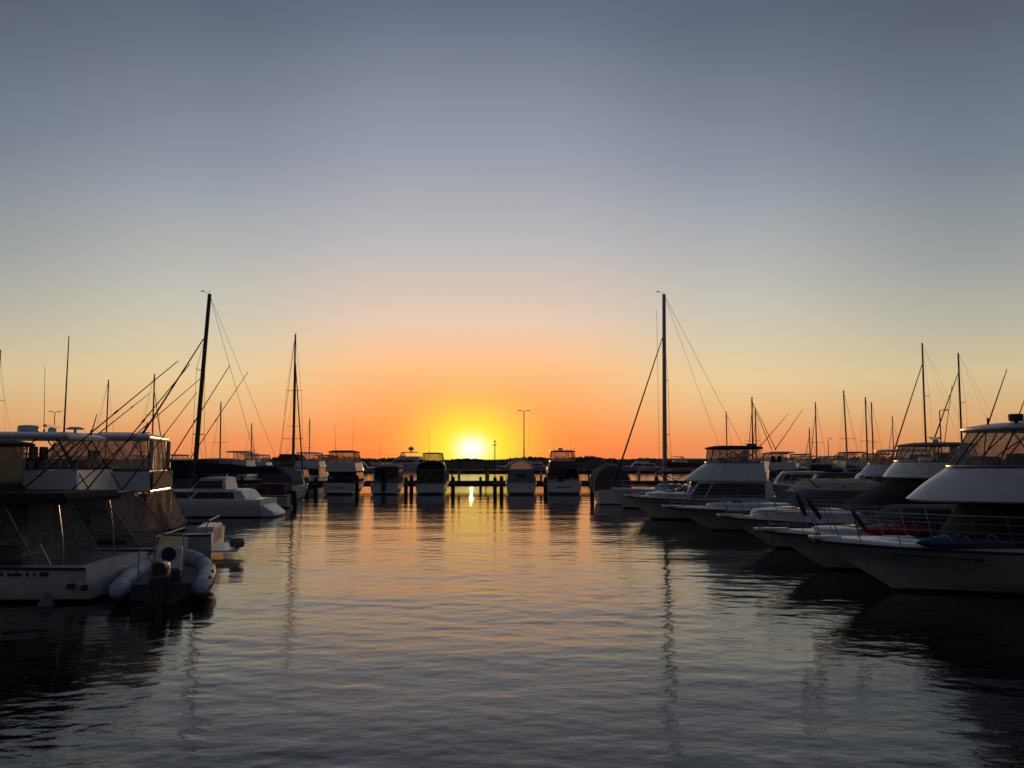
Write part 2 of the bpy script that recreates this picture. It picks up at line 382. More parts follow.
def rail(o, Lp, t0, t1, h=.7, nposts=7, wires=2, lean=.12, name='bow_rail', r=.016, over=.25):
    "stainless rail round the bow from t0 on one side over the bow to t0 on the other"
    mb = MB(); tops = {1: [], -1: []}
    for side in (1, -1):
        for i in range(nposts+1):
            t = t0+(t1-t0)*i/nposts
            a = deckline(*Lp, t, side, dy=.09, dz=.03)
            b = a+Vector((lean+over*i/nposts*.6, side*.04, h)); tops[side].append((a, b))
            mb.tube([a, b], r*.8, 5)
    for lv in [1.0]+[k/(wires+1) for k in range(1, wires+1)]:
        L_ = [a.lerp(b, lv) for a, b in tops[1]]; R_ = [a.lerp(b, lv) for a, b in tops[-1]]
        if lv == 1.0:
            m_ = (L_[-1]+R_[-1])/2+Vector((over, 0, .0)); pts = L_+[L_[-1].lerp(m_, .7)+Vector((over*.25, 0, 0)), m_, R_[-1].lerp(m_, .7)+Vector((over*.25, 0, 0))]+R_[::-1]
        else: pts = L_+R_[::-1]
        mb.tube(pts, r if lv == 1.0 else r*.5, 5)
    return mb.build(name, 'chrome', o)
def radar(o, x, y, z, r=.28, name='radar_dome', m='roof'):
    mb = MB().lathe((x, y, z), [(.05, 0), (.06, .12), (r*.96, .13), (r, .17), (r, .27), (r*.9, .32), (r*.3, .34)], 14); return mb.build(name, m, o)
def openradar(o, x, y, z, w=.9):
    mb = MB().lathe((x, y, z), [(.12, 0), (.13, .14), (.08, .2)], 10); mb.box(x-.05, x+.05, y-w/2, y+w/2, z+.2, z+.28); return mb.build('radar_scanner', 'roof', o)
def whip(o, p, q, r=.014, name='antenna'):
    mb = MB().tube([p, q], r, 5, r2=r*.5); mb.lathe(p, [(.03, -.02), (.03, .14), (.02, .16)], 6); return mb.build(name, 'pole', o)
def stick(o, p, q, r=.03, name='outrigger', m='pole', n=4):
    p, q = Vector(p), Vector(q)
    mb = MB().tube([p.lerp(q, i/n) for i in range(n+1)], r, 6, r2=r*.45)
    k = p.lerp(q, .62); d = (q-p).normalized(); mb.tube([k, k+d*.12], r*1.05, 6)
    return mb.build(name, m, o)
def shrouds_mb(): return MB()
def motorboat(name, loc, rz, label, cat, P, group=None):
    "builds a cruiser from the parts its dict asks for"
    g = P.get
    o = empty(name, loc, rz); tag(o, label, cat, group)
    Lh, B, zb, zs = P['L'], P['B'], P['zb'], P['zs']; rake, tm, p = g('rake', 1.5), g('tm', .42), g('p', 2.3)
    Lp = (Lh, B, zb, zs, rake, tm, p)
    hull_mesh(*Lp, cock=g('cock', 0), floor=g('floor', .3), n=g('n', 22)).build('hull', g('hullm', 'gel'), o)
    mb = MB(); N_ = 16
    for side in (1, -1):
        mb.tube([deckline(*Lp, i/N_, side, dy=-.015, dz=-.03) for i in range(N_+1)], .035, 6)
    mb.build('rub_rail', 'trim', o)
    if g('plank'):                                             # bow plank with anchor
        x = Lh; mb = MB().box(x-.7, x+g('plank'), -.2, .2, zb+.03, zb+.11); pl = mb.build('bow_plank', 'white', o, bevel=.02)
        a = MB().tube([(x+g('plank')-.1, 0, zb+.14), (x-.2, 0, zb+.16)], .03, 6); a.tube([(x+g('plank')-.08, -.16, zb-.05), (x+g('plank')+.02, 0, zb+.06), (x+g('plank')-.08, .16, zb-.05)], .035, 6)
        a.build('anchor', 'steel', o)
    if g('trunk'):
        x0, x1, w, h = g('trunk'); zt = (zb+zs)/2
        f = lambda x: zs+(zb-zs)*max(0, min(1, x/Lh))**1.8
        shell([(plan(x0, x1, w, 1.6), f), (plan(x0, x1-.15, w*.92, 1.6), lambda x: f(x)+h*.8), (plan(x0, x1-.7, w*.7, 1.5), lambda x: f(x)+h)]).build('foredeck_trunk', 'white', o)
        hx = x1-1.5; hz = f(hx)+h; MB().box(hx-.28, hx+.28, -.28, .28, hz-.02, hz+.05).build('deck_hatch', 'glass', o, bevel=.015)
    if g('name'):                                              # rows of small dark lettering, too small to read
        x0, x1, z, side = g('name'); half, sheer, xx = hull_dims(*Lp); mb = MB(); x = x0; rd = random.Random(3)
        t = x0/Lh; sh = sheer(t); yy = side*(half(t)*.985+.01)
        while x < x1:
            w = rd.uniform(.03, .06); h = .09 if rd.random() > .3 else .065
            mb.box(x, x+w, yy-.02, yy+.02, z, z+h); q_ = rd.choice([0, 0, 0, .1]); x += w+.02+q_
            if q_: mb.build('hull_lettering', g('namem', 'trim'), o); mb = MB()
        if mb.v: mb.build('hull_lettering', g('namem', 'trim'), o)
    if g('stern_name'):
        w, z = g('stern_name'); mb = MB(); y = -w/2; rd = random.Random(int(w*100))
        while y < w/2: q = rd.uniform(.04, .08); mb.box(-.02, .004, y, y+q, z, z+.11); y += q+.03
        mb.build('stern_lettering', 'trim', o)
    if g('stripe'):
        z0, z1, mm = g('stripe'); half, sheer, xx = hull_dims(*Lp); mb = MB()
        for side in (1, -1):
            A, B_ = [], []
            for i in range(19):
                t = .05+.85*i/18; s = sheer(t); b = half(t)*.985+.02
                cf = .90-.50*t**2.4; q = half(t)*(cf+(1-cf)*.72)+.012
                A.append((xx(t, s*z0, s), side*q, s*z0)); B_.append((xx(t, s*z1, s), side*(q+.012), s*z1))
            mb.rings([A, B_], cap=False, closed=False)
        mb.build('hull_stripe', mm, o)
    if g('ports'):
        half, sheer, xx = hull_dims(*Lp); z0 = g('ports_z', .62)
        for side in (1, -1):
            for t in g('ports'):
                s = sheer(t); cf = .90-.50*t**2.4; q = half(t)*(cf+(1-cf)*.66)
                c = (xx(t, s*z0, s), side*q, s*z0); w = g('port_w', .32)
                MB().lathe(c, [(.001, -.05), (w*.5, -.05), (w*.5, .05), (.001, .05)], 16, 'y').build('porthole', 'glass', o).scale = (1, 1, 1)
    rails = g('rail')
    if rails: rail(o, Lp, *rails)
    sal = g('saloon')
    if sal:                                                    # x0,x1 bottom, x1 top, width, z0, z1, nose
        x0, xb, xt, w, z0, z1 = sal; nose = g('snose', 1.2)
        pa, pb = plan(x0, xb, w, nose, 2.6), plan(x0+.05, xt, w*.90, nose*.9, 2.6)
        s = shell([(pa, z0), (pb, z1), (plan(x0+.1, xt-.1, w*.86, nose*.9, 2.6), z1+.05)]).build('saloon', g('salm', 'white'), o)
        gm = g('glassm', 'glass'); a0, a1 = g('win_u', (.03, .34)); v0, v1 = g('win_v', (.38, .86))
        for u0, u1 in ((a0, (a0+a1)/2-.006), ((a0+a1)/2+.006, a1)):
            band(pa, z0, pb, z1, u0, u1, v0, v1).build('side_window', gm, o); band(pa, z0, pb, z1, 1-u1, 1-u0, v0, v1).build('side_window', gm, o)
        if g('screen', 1):
            for u0, u1 in ((.365, .455), (.463, .537), (.545, .635)): band(pa, z0, pb, z1, u0, u1, v0-.05, v1+.05).build('windscreen', gm, o)
        # rear door and window in the aft bulkhead
        yw = w*.5
        MB().box(x0-.03, x0+.02, -.05, .62, z0-.2, z1-.12).build('cabin_door', 'glass', o, bevel=.01)
        for (ya, yb) in ((-yw*.86, -.18), (.74, yw*.86)):
            if yb-ya > .15: MB().box(x0-.03, x0+.02, ya, yb, z0+(z1-z0)*.3, z1-.18).build('rear_window', 'glass', o, bevel=.01)
    cov = g('cover')
    if cov:                                                    # canvas over the windscreen
        x0, xb, xt, w, z0, z1, cm = cov
        shell([(plan(x0, xb, w, 1.3, 2.2), z0), (plan(x0, (xb+xt)/2+.06, w*.96, 1.25, 2.2), (z0+z1)/2), (plan(x0+.05, xt, w*.88, 1.1, 2.2), z1-.04), (plan(x0+.1, xt-.15, w*.8, 1.0, 2.2), z1)]).build('windscreen_cover', cm, o)
    fb = g('fly')
    if fb:                                                     # x0, nose bottom, nose top, width, z0, z1
        x0, xb, xt, w, z0, z1 = fb; nn = g('fnose', 1.9)
        xm = xb*.55+xt*.45
        pa, pb = plan(x0, xb, w, nn, 1.8), plan(x0+.1, xt, w*.88, nn*.7, 2.0)
        pm = plan(x0+.05, xm, w*.95, nn*.85, 1.9)
        shell([(plan(x0, xb-.12, w*.97, nn, 1.8), z0-.05), (pa, z0), (pm, z0+(z1-z0)*.5), (pb, z1), (plan(x0+.2, xt-.12, w*.82, nn*.65, 2.0), z1+.01)]).build('flybridge', g('flym', 'white'), o)
        tb = MB(); tb.tube([(*samp(pb, i/24), z1+.05) for i in range(25)], .02, 5); tb.build('flybridge_rail', 'chrome', o)
        st = MB().box(xt-2.3, xt-1.75, -.6, -.1, z1-.1, z1+.38).box(xt-2.38, xt-2.28, -.6, -.1, z1+.3, z1+.72); st.box(xt-2.3, xt-1.75, .15, .65, z1-.1, z1+.38).box(xt-2.38, xt-2.28, .15, .65, z1+.3, z1+.72)
        if g('seats', 1): st.build('helm_seats', 'seat', o, bevel=.04)
        if g('seats', 1): MB().box(xt-1.25, xt-.75, -.75, .1, z1-.1, z1+.3).build('helm_console', 'seat', o, bevel=.05)
        ht = g('top')
        if ht:                                                 # rear x, front x, width, z, thickness, material
            hx0, hx1, hw, hz, hth, hm = ht
            ph = plan(hx0, hx1, hw, g('tnose', .9), 2.6); crown = g('crown', .05)
            rows = [(plan(hx0+.03, hx1-.08, hw*.97, g('tnose', .9), 2.6), hz-hth*.5), (ph, hz-hth*.2), (ph, hz+hth*.1), (plan(hx0+.08, hx1-.15, hw*.93, g('tnose', .9), 2.6), hz+hth*.4), (plan(hx0+.3, hx1-.5, hw*.6, g('tnose', .9)*.8, 2.6), hz+hth*.5+crown)]
            shell(rows).build('hardtop' if hm == 'roof' else 'canopy', hm, o)
            pt = plan(max(hx0+.12, x0), hx1-g('inset', .2), hw*.92, g('tnose', .9), 2.4)
            zt = hz-hth*.5
            cm = g('curt')
            if cm:
                cr = g('curt_u', (0.0, 1.0)); k = g('curt_n', 5)
                for i in range(k):
                    u0 = cr[0]+(cr[1]-cr[0])*i/k; u1 = cr[0]+(cr[1]-cr[0])*(i+1)/k
                    band(pb, z1+.02, pt, zt, u0+.004, u1-.004, 0, 1, off=.0, th=.006, n=10, m=5, sag=.015).build('clear_curtain', cm, o)
                tb = MB()
                for i in range(k+1):
                    u = cr[0]+(cr[1]-cr[0])*i/k; a, b = samp(pb, u), samp(pt, u); tb.tube([(a.x, a.y, z1), (b.x, b.y, zt)], .022, 5)
                tb.tube([(*samp(pb, cr[0]+(cr[1]-cr[0])*i/24), z1+.01) for i in range(25)], .02, 5)
                tb.build('curtain_seams', g('seamm', 'trim'), o)
                if g('rear_curt'):                              # curtain across the aft end
                    a, b = pb[0], pt[0]
                    mb = MB(); rr = []
                    for j in range(7):
                        v = j/6; rr.append([(a[0]*(1-v)+b[0]*v+.03*math.sin(9*yy+3*v), (a[1]*(1-v)+b[1]*v)*yy, z1*(1-v)+zt*v) for yy in [1-q/8 for q in range(17)]])
                    mb.rings(rr, cap=False, closed=False); mb.build('rear_curtain', g('rear_curt'), o)
            for u in g('legs', (.06, .2, .34)):
                for uu in (u, 1-u):
                    a, b = samp(pb, uu), samp(pt, uu); a = a*.96; b = b*.94
                    MB().tube([(a.x-.25*(1 if u < .15 else -1), a.y, z1-.05), (b.x, b.y, zt+.02)], .022, 5).build('hardtop_leg', 'pole', o)
            for q in g('braces', ()):                          # ((x,z),(x,z)) struts on both sides
                for sd in (1, -1): MB().tube([(q[0][0], sd*w*.40, q[0][1]), (q[1][0], sd*hw*.42, q[1][1])], .02, 5).build('hardtop_leg', 'pole', o)
    if g('overhang'):                                          # awning / bridge overhang above the cockpit
        x0, x1, w, z, th, mm = g('overhang')
        shell([(plan(x0, x1, w, .4, 3, rear=.86), z-th/2), (plan(x0-.04, x1, w*1.01, .4, 3, rear=.86), z), (plan(x0+.1, x1-.1, w*.94, .4, 3, rear=.86), z+th/2)]).build('cockpit_awning', mm, o)
    if g('platform'):
        d, z = g('platform'); MB().box(-d, .05, -B*.40, B*.40, z-.06, z).build('swim_platform', g('platm', 'white'), o, bevel=.03)
    if g('ladder'):
        x, y, z0, z1, dx = g('ladder'); mb = MB()
        for dy in (0, .38): mb.tube([(x, y+dy, z0), (x+dx, y+dy, z1)], .02, 5)
        for k in range(1, 8): f = k/8; mb.tube([(x+dx*f, y, z0+(z1-z0)*f), (x+dx*f, y+.38, z0+(z1-z0)*f)], .016, 5)
        mb.build('ladder', 'chrome', o)
    return o
def on(o, X, Y, Z):
    "world point -> local point of an empty turned by its own rz"
    return Matrix.Rotation(-o.rotation_euler.z, 3, 'Z') @ (Vector((X, Y, Z))-Vector(o.location))
def loc_at(o, px, py, Y): return on(o, *at(px, py, Y))
PI = math.pi
# ================================================================== right row, bows to the channel
# nearest: white flybridge cruiser
r1 = motorboat('flybridge_cruiser', (20.92, 22.3, 0), PI, 'large white flybridge cruiser nearest on the right, blue kayak on its foredeck', 'motor boat',
    dict(name=(9.6, 10.15, .97, 1), namem='redc', stripe=(.80, .835, 'slate'), L=13, B=4.3, zb=1.33, zs=1.12, rake=2.2, tm=.55, p=2.6, plank=.05, trunk=(7.5, 11.6, 2.3, .12), rail=(.50, .985, .80, 8, 3, .10, 'bow_rail', .017, .25),
     saloon=(3.2, 9.5, 8.7, 3.5, 1.15, 2.36), snose=1.6, salm='black', glassm='black', screen=0,
     fly=(3.0, 10.4, 9.2, 3.75, 2.40, 3.22), fnose=2.6, top=(3.2, 8.55, 3.3, 4.27, .16, 'roof'), curt='clear2', curt_n=6, inset=.12, tnose=1.1,
     braces=(((7.9, 3.25), (6.9, 4.2)), ((7.6, 3.25), (6.2, 4.2)), ((6.0, 3.25), (6.7, 4.2))), platform=(.8, .3)))
MB().box(6.0, 7.2, -.75, .75, 4.36, 4.50).build('hardtop_hatch', 'roof', r1, bevel=.05)
MB().lathe((8.0, .9, 4.30), [(.05, 0), (.05, .12), (.17, .12), (.18, .26), (.16, .3), (.04, .3)], 12).build('searchlight', 'trim', r1)
MB().lathe((6.0, .3, 4.35), [(.04, 0), (.04, .16), (.34, .17), (.36, .2), (.2, .25)], 16).build('satellite_dish', 'roof', r1)
for (a, b, Y) in (((988, 424), (1007, 369), 21.6), ((1017, 420), (1026, 396), 23.2)):
    whip(r1, loc_at(r1, *a, Y), loc_at(r1, *b, Y), .02)
MB().box(6.7, 6.78, 1.86, 1.875, 2.75, 2.83).build('flybridge_vent', 'trim', r1)
# covered express cruiser with the red kayak
r2 = motorboat('express_cruiser', (19.2, 26.6, 0), PI, 'white open cruiser with navy canvas over its windscreen, red kayak on its foredeck', 'motor boat',
    dict(stripe=(.78, .83, 'slate'), L=11.2, B=3.8, zb=1.20, zs=1.0, rake=1.9, tm=.5, p=2.5, plank=.35, trunk=(5.5, 9.8, 2.3, .22), rail=(.45, .98, .62, 8, 2, .10, 'bow_rail', .016, .25),
     cover=(2.6, 8.2, 7.2, 3.2, 1.12, 1.98, 'navy'), platform=(.7, .3)))
# flybridge cruiser with the black screen cover
r3 = motorboat('flybridge_cruiser', (20.3, 33, 0), PI, 'white flybridge cruiser with sloping black canvas over its front windows', 'motor boat',
    dict(stripe=(.70, .78, 'strap'), L=12, B=4.0, zb=1.22, zs=1.0, rake=2.0, tm=.5, p=2.5, plank=.25, trunk=(6.3, 11.0, 2.7, .42), rail=(.45, .98, .66, 8, 2, .10, 'bow_rail', .016, .3),
     saloon=(3.0, 6.6, 5.4, 3.3, 1.1, 2.62), salm='black', screen=0, cover=(3.6, 7.6, 5.4, 3.36, 1.35, 2.66, 'black'),
     fly=(2.6, 5.6, 5.05, 3.2, 2.78, 3.36), fnose=1.2, top=(2.7, 4.85, 2.9, 4.02, .10, 'grey'), curt='clear', curt_n=5, inset=.05, tnose=.7))
openradar(r3, 3.6, 0, 4.05, .7); whip(r3, loc_at(r3, 944, 446, 33), loc_at(r3, 952, 385, 33), .018)
MB().lathe(tuple(loc_at(r3, 925, 460, 31.3)), [(.02, -.12), (.2, -.1), (.24, .0), (.2, .1), (.02, .12)], 12).build('life_ring', 'white', r3)
# low cruiser with grey cover
r4 = motorboat('express_cruiser', (18.9, 41.5, 0), PI, 'low white cruiser with flat grey tonneau cover, fourth bow from the front on the right', 'motor boat',
    dict(L=11.2, B=3.7, zb=1.12, zs=1.02, rake=2.2, tm=.45, plank=.3, trunk=(5.5, 9.4, 2.3, .30), rail=(.5, .98, .55, 7, 1, .10, 'bow_rail', .016, .3),
     cover=(.6, 5.6, 4.6, 3.1, 1.2, 2.02, 'slate'), hullm='gel_red'))
# boat with teal and beige canopy
r4b = motorboat('canopy_cruiser', (20.4, 46, 0), PI, 'runabout under a beige cockpit canopy with teal canvas along its front', 'motor boat',
    dict(L=9.0, B=3.0, zb=1.1, zs=.95, rake=1.5, cover=(4.2, 6.6, 5.4, 2.7, 1.0, 1.75, 'teal')))
shell([(plan(.6, 5.3, 2.7, .9, 2.4), 1.15), (plan(.6, 5.25, 2.65, .9, 2.4), 1.75), (plan(.8, 4.6, 2.4, .8, 2.4), 2.25), (plan(1.2, 4.2, 1.7, .8, 2.4), 2.42)]).build('canopy', 'beige', r4b)
mb = MB()
for x_ in (1.3, 2.8, 4.2):
    mb.tube([(x_-.4, 1.34, 1.5), (x_, 1.26, 2.05), (x_+.25, .9, 2.42), (x_+.25, -.9, 2.42), (x_, -1.26, 2.05), (x_-.4, -1.34, 1.5)], .03, 5)
mb.build('canopy_bows', 'trim', r4b)
# mid row flybridge cruiser
r5 = motorboat('flybridge_cruiser', (18.8, 49.5, 0), PI, 'white flybridge cruiser with black canopy and raked white bridge beside the big right mast', 'motor boat',
    dict(stripe=(.80, .86, 'slate'), L=12, B=4.0, zb=1.32, zs=1.1, rake=1.4, tm=.5, p=2.6, plank=.2, trunk=(8.0, 11.0, 2.6, .35), rail=(.5, .98, .62, 8, 2, .10, 'bow_rail', .016, .25), ports=(.72, .64), ports_z=.85, port_w=.16,
     saloon=(3.9, 9.0, 8.2, 3.3, 1.15, 2.22), win_v=(.12, .92), win_u=(.02, .33), glassm='glass',
     fly=(4.3, 8.7, 7.35, 3.5, 2.28, 3.28), fnose=2.0, top=(4.4, 7.3, 3.0, 4.16, .16, 'black'), curt='clear', curt_n=5, inset=.12, tnose=.8,
     braces=(((6.6, 3.3), (5.2, 4.05)), ((5.0, 3.3), (6.4, 4.05)), ((4.6, 3.3), (5.4, 4.05)), ((5.6, 3.3), (4.7, 4.05)))))
MB().box(4.45, 5.0, -.3, .3, 4.22, 4.42).build('life_raft', 'pole', r5, bevel=.05)
# express cruiser with radar arch
r5b = motorboat('arch_cruiser', (18.8, 54.5, 0), PI, 'open cruiser with white radar arch and black bimini before the tall right mast', 'motor boat',
    dict(L=10.8, B=3.4, zb=1.3, zs=1.05, rake=1.6, trunk=(5.5, 9.6, 2.4, .3), rail=(.5, .98, .55, 7, 1, .10, 'bow_rail', .016, .25),
     saloon=(5.5, 8.8, 7.6, 2.8, 1.3, 1.85), salm='glass', screen=0))
mb = MB()
for sd in (1, -1): mb.rings([[(6.9, sd*1.5, 1.2), (7.7, sd*1.5, 1.2), (7.7, sd*1.4, 1.2), (6.9, sd*1.4, 1.2)], [(6.2, sd*1.35, 2.6), (6.75, sd*1.35, 2.6), (6.75, sd*1.24, 2.6), (6.2, sd*1.24, 2.6)]])
mb.box(6.1, 6.8, -1.38, 1.38, 2.58, 2.76); mb.build('radar_arch', 'white', r5b, bevel=.03)
shell([(plan(6.8, 9.4, 2.7, .5, 3), 2.56), (plan(6.8, 9.45, 2.75, .5, 3), 2.64), (plan(6.9, 9.2, 2.3, .5, 3), 2.76)]).build('bimini', 'black', r5b)
for sd in (1, -1):
    for a, b in ((7.3, 9.2), (8.4, 7.4), (8.6, 9.4)): MB().tube([(a, sd*1.3, 1.5), (b, sd*1.28, 2.6)], .03, 5).build('bimini_leg', 'pole', r5b)

def sailboat(name, loc, rz, label, Lh=11, B=3.3, mh=13.0, mx=None, group=None, cover='navy', fine=True, boom=4.4, zb=1.35, zs=1.05, furl='navy', mastm='alu', spreaders=(.40, .68), hullm='gel', cat='sailing boat', mr=.085, forestay=.86, boomz=1.0, ch=.42, rake_=.16):
    "yacht: hull, coachroof, mast, spreaders, boom with covered sail, furled headsail, rigging"
    o = empty(name, loc, rz); tag(o, label, cat, group); mx = mx or Lh*.60
    Lp = (Lh, B, zb, zs, .9, .42, 1.9)
    hull_mesh(*Lp, round_=True, n=16 if fine else 10).build('hull', hullm, o)
    f = lambda x: zs+(zb-zs)*max(0, min(1, x/Lh))**1.8+.03
    pa, pb = plan(2.2, Lh*.74, B*.58, 1.8, 2), plan(2.3, Lh*.70, B*.50, 1.6, 2)
    shell([(pa, f), (pb, lambda x: f(x)+.42), (plan(2.6, Lh*.66, B*.36, 1.4, 2), lambda x: f(x)+.48)]).build('coachroof', 'white', o)
    zt = 1.15+mh-1.15
    mb = MB().tube([(mx, 0, 1.1), (mx-rake_*.4, 0, mh*.5), (mx-rake_, 0, mh)], mr, 8, r2=mr*.72); mb.build('mast', mastm, o)
    sp = MB()
    for k, q in enumerate(spreaders):
        z = 1.2+(mh-1.2)*q; w = .95-.25*k
        for sd in (1, -1): sp.tube([(mx-.05, 0, z), (mx-.22, sd*w, z+.05)], .025, 5)
    sp.build('spreaders', mastm, o)
    bz = 1.5+boomz
    MB().tube([(mx-.1, 0, bz), (mx-boom, 0, bz+.05)], .06, 6).build('boom', mastm, o)
    if cover:
        rs = []
        for i in range(9):
            s_ = i/8; x_ = mx+.12-(boom-.1)*s_; h_ = ch*(1-.62*s_)+.03*math.sin(i*2.1); w_ = .17*(1-.45*s_)
            rs.append([(x_, w_*math.cos(a)*(1 if math.sin(a) < .3 else .55), bz+.08+h_*.45+h_*.55*math.sin(a)) for a in [2*PI*k/10 for k in range(10)]])
        MB().rings(rs).build('sail_cover', cover, o)
    top = Vector((mx-rake_, 0, mh-.05)); bow = Vector((Lh-.1, 0, zb+.05)); ft = Vector((mx-rake_*.9*forestay, 0, 1.2+(mh-1.2)*forestay))
    if furl:
        n_ = 10; mb = MB(); P_ = [bow.lerp(ft, .05+.93*i/n_) for i in range(n_+1)]
        mb.tube(P_, .075, 6, r2=.035); mb.build('furled_headsail', furl, o)
    rg = MB(); rr = .012 if fine else .008
    rg.tube([bow, ft], rr, 4); rg.tube([Vector((.15, 0, zs+.1)), top], rr, 4)
    for sd in (1, -1):
        a = Vector((mx-.4, sd*B*.47, zs+.1)); pts = [a]
        for k, q in enumerate(spreaders): pts.append(Vector((mx-.22, sd*(.95-.25*k), 1.2+(mh-1.2)*q+.05)))
        rg.tube(pts+[top if forestay > .8 else ft], rr, 4)
        rg.tube([Vector((mx-.7, sd*B*.47, zs+.1)), Vector((mx-.05, 0, 1.2+(mh-1.2)*spreaders[0]))], rr, 4)
    rg.tube([(mx-boom+.1, 0, bz+.1), top], rr*.8, 4)
    rg.build('rigging', 'pole', o)
    if fine:
        wv = MB().tube([top, top+Vector((.0, 0, .3))], .012, 4); wv.tube([top+Vector((0, 0, .05)), top+Vector((.4, 0, .22))], .01, 4); wv.add([top+Vector((.28, 0, .24)), top+Vector((.55, 0, .2)), top+Vector((.55, 0, .3)), top+Vector((.28, .01, .26))], [(0, 1, 2), (0, 2, 3)])
        wv.build('wind_vane', 'pole', o)
        rail(o, Lp, .80, .985, .6, 3, 1, .04, 'pulpit', .014, .12)
        mb = MB()
        for sd in (1, -1):
            P_ = [deckline(*Lp, .06+.12*i, sd, dy=.06, dz=.62) for i in range(7)]
            for q in P_: mb.tube([q-Vector((0, 0, .62)), q], .012, 4)
            mb.tube(P_, .007, 4)
        mb.build('lifelines', 'chrome', o)
        w0 = MB()
        for u0, u1 in ((.06, .14), (.17, .25)):
            band(pa, f, pb, lambda x: f(x)+.42, u0, u1, .35, .75).build('cabin_window', 'glass', o); band(pa, f, pb, lambda x: f(x)+.42, 1-u1, 1-u0, .35, .75).build('cabin_window', 'glass', o)
    return o
r6 = sailboat('sailing_yacht', (18.6, 61, 0), PI, 'white sloop carrying the tall thick mast on the right, dark sail furled on its forestay', Lh=11.4, B=3.3, mh=15.7, mx=7.5, cover='redc', spreaders=(.28, .55), mr=.18, forestay=.80, zb=1.40, zs=1.15, furl='black', boom=4.6, boomz=1.4)
MB().tube([(7.9, .02, 1.2), (7.9, .02, 14.5)], .012, 4).build('halyard', 'rope', r6)
f6 = motorboat('tented_boat', (8.0, 66, 0), R(90), 'boat under a tall domed grey brown tent cover beside the sloop bow', 'motor boat', dict(L=8, B=2.7, zb=1.2, zs=1.1, rake=1.1))
rs = []
for i in range(9):
    x_ = .4+6.4*i/8; h_ = 3.25-.22*abs(i-3)/5-(.9 if i == 8 else 0)-(.12 if i == 0 else 0); w_ = 1.42-(.5 if i == 8 else 0)
    rs.append([(x_, w_*math.cos(a)*(1 if math.sin(a) < .5 else 1.0), 1.05+(h_-1.05)*max(0, math.sin(a))**.75) for a in [PI*k/14 for k in range(15)]])
MB().rings(rs).build('tent_cover', 'brown', f6)
mb = MB()
for x_ in (.42, 3.2): mb.tube([(x_-.01, 1.425*math.cos(a), 1.06+2.18*max(0, math.sin(a))**.75) for a in [PI*k/14 for k in range(15)]], .025, 5)
mb.build('tent_seams', 'trim', f6)
# kayaks lie on the foredecks: things of their own
def kayak(name, p0, p1, r, m, label, straps='strap', hump=.0):
    a, b = Vector(p0), Vector(p1); Lk = (b-a).length; o = empty(name, a, math.atan2(b.y-a.y, b.x-a.x)); tag(o, label, 'kayak')
    rs = []
    for i in range(21):
        t_ = i/20; w_ = r*max(.04, (1-(2*t_-1)**2)**.55); up = .16*abs(2*t_-1)**3
        rs.append([(Lk*t_, w_*math.cos(q), up+w_*.55*math.sin(q)+w_*.5) for q in [2*PI*k/12 for k in range(12)]])
    MB().rings(rs).build('kayak_hull', m, o)
    rs = MB().lathe((Lk*.52, 0, r*1.02), [(r*.75, 0), (r*.8, .05), (r*.62, .06), (r*.6, -.02)], 16); rs.build('cockpit_rim', 'trim', o)
    for t_ in (.28, .44, .62, .72):
        mb = MB()
        w_ = r*max(.04, (1-(2*t_-1)**2)**.55)*1.03; up = .16*abs(2*t_-1)**3
        mb.tube([(Lk*t_, w_*math.cos(q), up+w_*.55*math.sin(q)+w_*.5) for q in [PI*k/12 for k in range(-1, 14)]], .022, 4)
        mb.build('deck_strap', straps, o)
    return o
kayak('kayak', (9.9, 20.75, 1.23), (12.55, 20.8, 1.22), .34, 'blue', 'dark blue kayak lying on the foredeck of the nearest right cruiser', 'hyp' if False else 'steel')
kayak('kayak', (10.4, 25.3, 1.17), (13.1, 25.35, 1.17), .36, 'red', 'red kayak lying on the foredeck beside the navy windscreen cover')
def fender(p, q, r, m, label, grp=None):
    p, q = Vector(p), Vector(q); o = empty('fender', p); tag(o, label, 'fender', grp)
    d = q-p; n_ = 8; rs = []
    u = d.normalized().cross(Vector((0, 1, 0))).normalized(); w_ = d.normalized().cross(u)
    for i in range(n_+1):
        t_ = i/n_; rr = r*max(.15, (1-(2*t_-1)**4))**.5
        rs.append([d*t_+(u*math.cos(2*PI*k/10)+w_*math.sin(2*PI*k/10))*rr for k in range(10)])
    MB().rings(rs).build('fender_body', m, o)
    MB().tube([d*0, -d.normalized()*.25], .012, 4).build('fender_rope', 'rope', o)
    return o
fender(at(796, 493, 20.9), at(806, 516, 21.2), .06, 'slate', 'black fender lashed to the bow rail furthest towards the channel')
fender(at(807, 498, 20.6), at(821, 519, 20.9), .06, 'slate', 'black fender lashed to the bow rail, second from the bow')
fender(at(851, 509, 20.4), at(866, 530, 20.5), .06, 'slate', 'black fender lashed to the bow rail beside the red kayak')
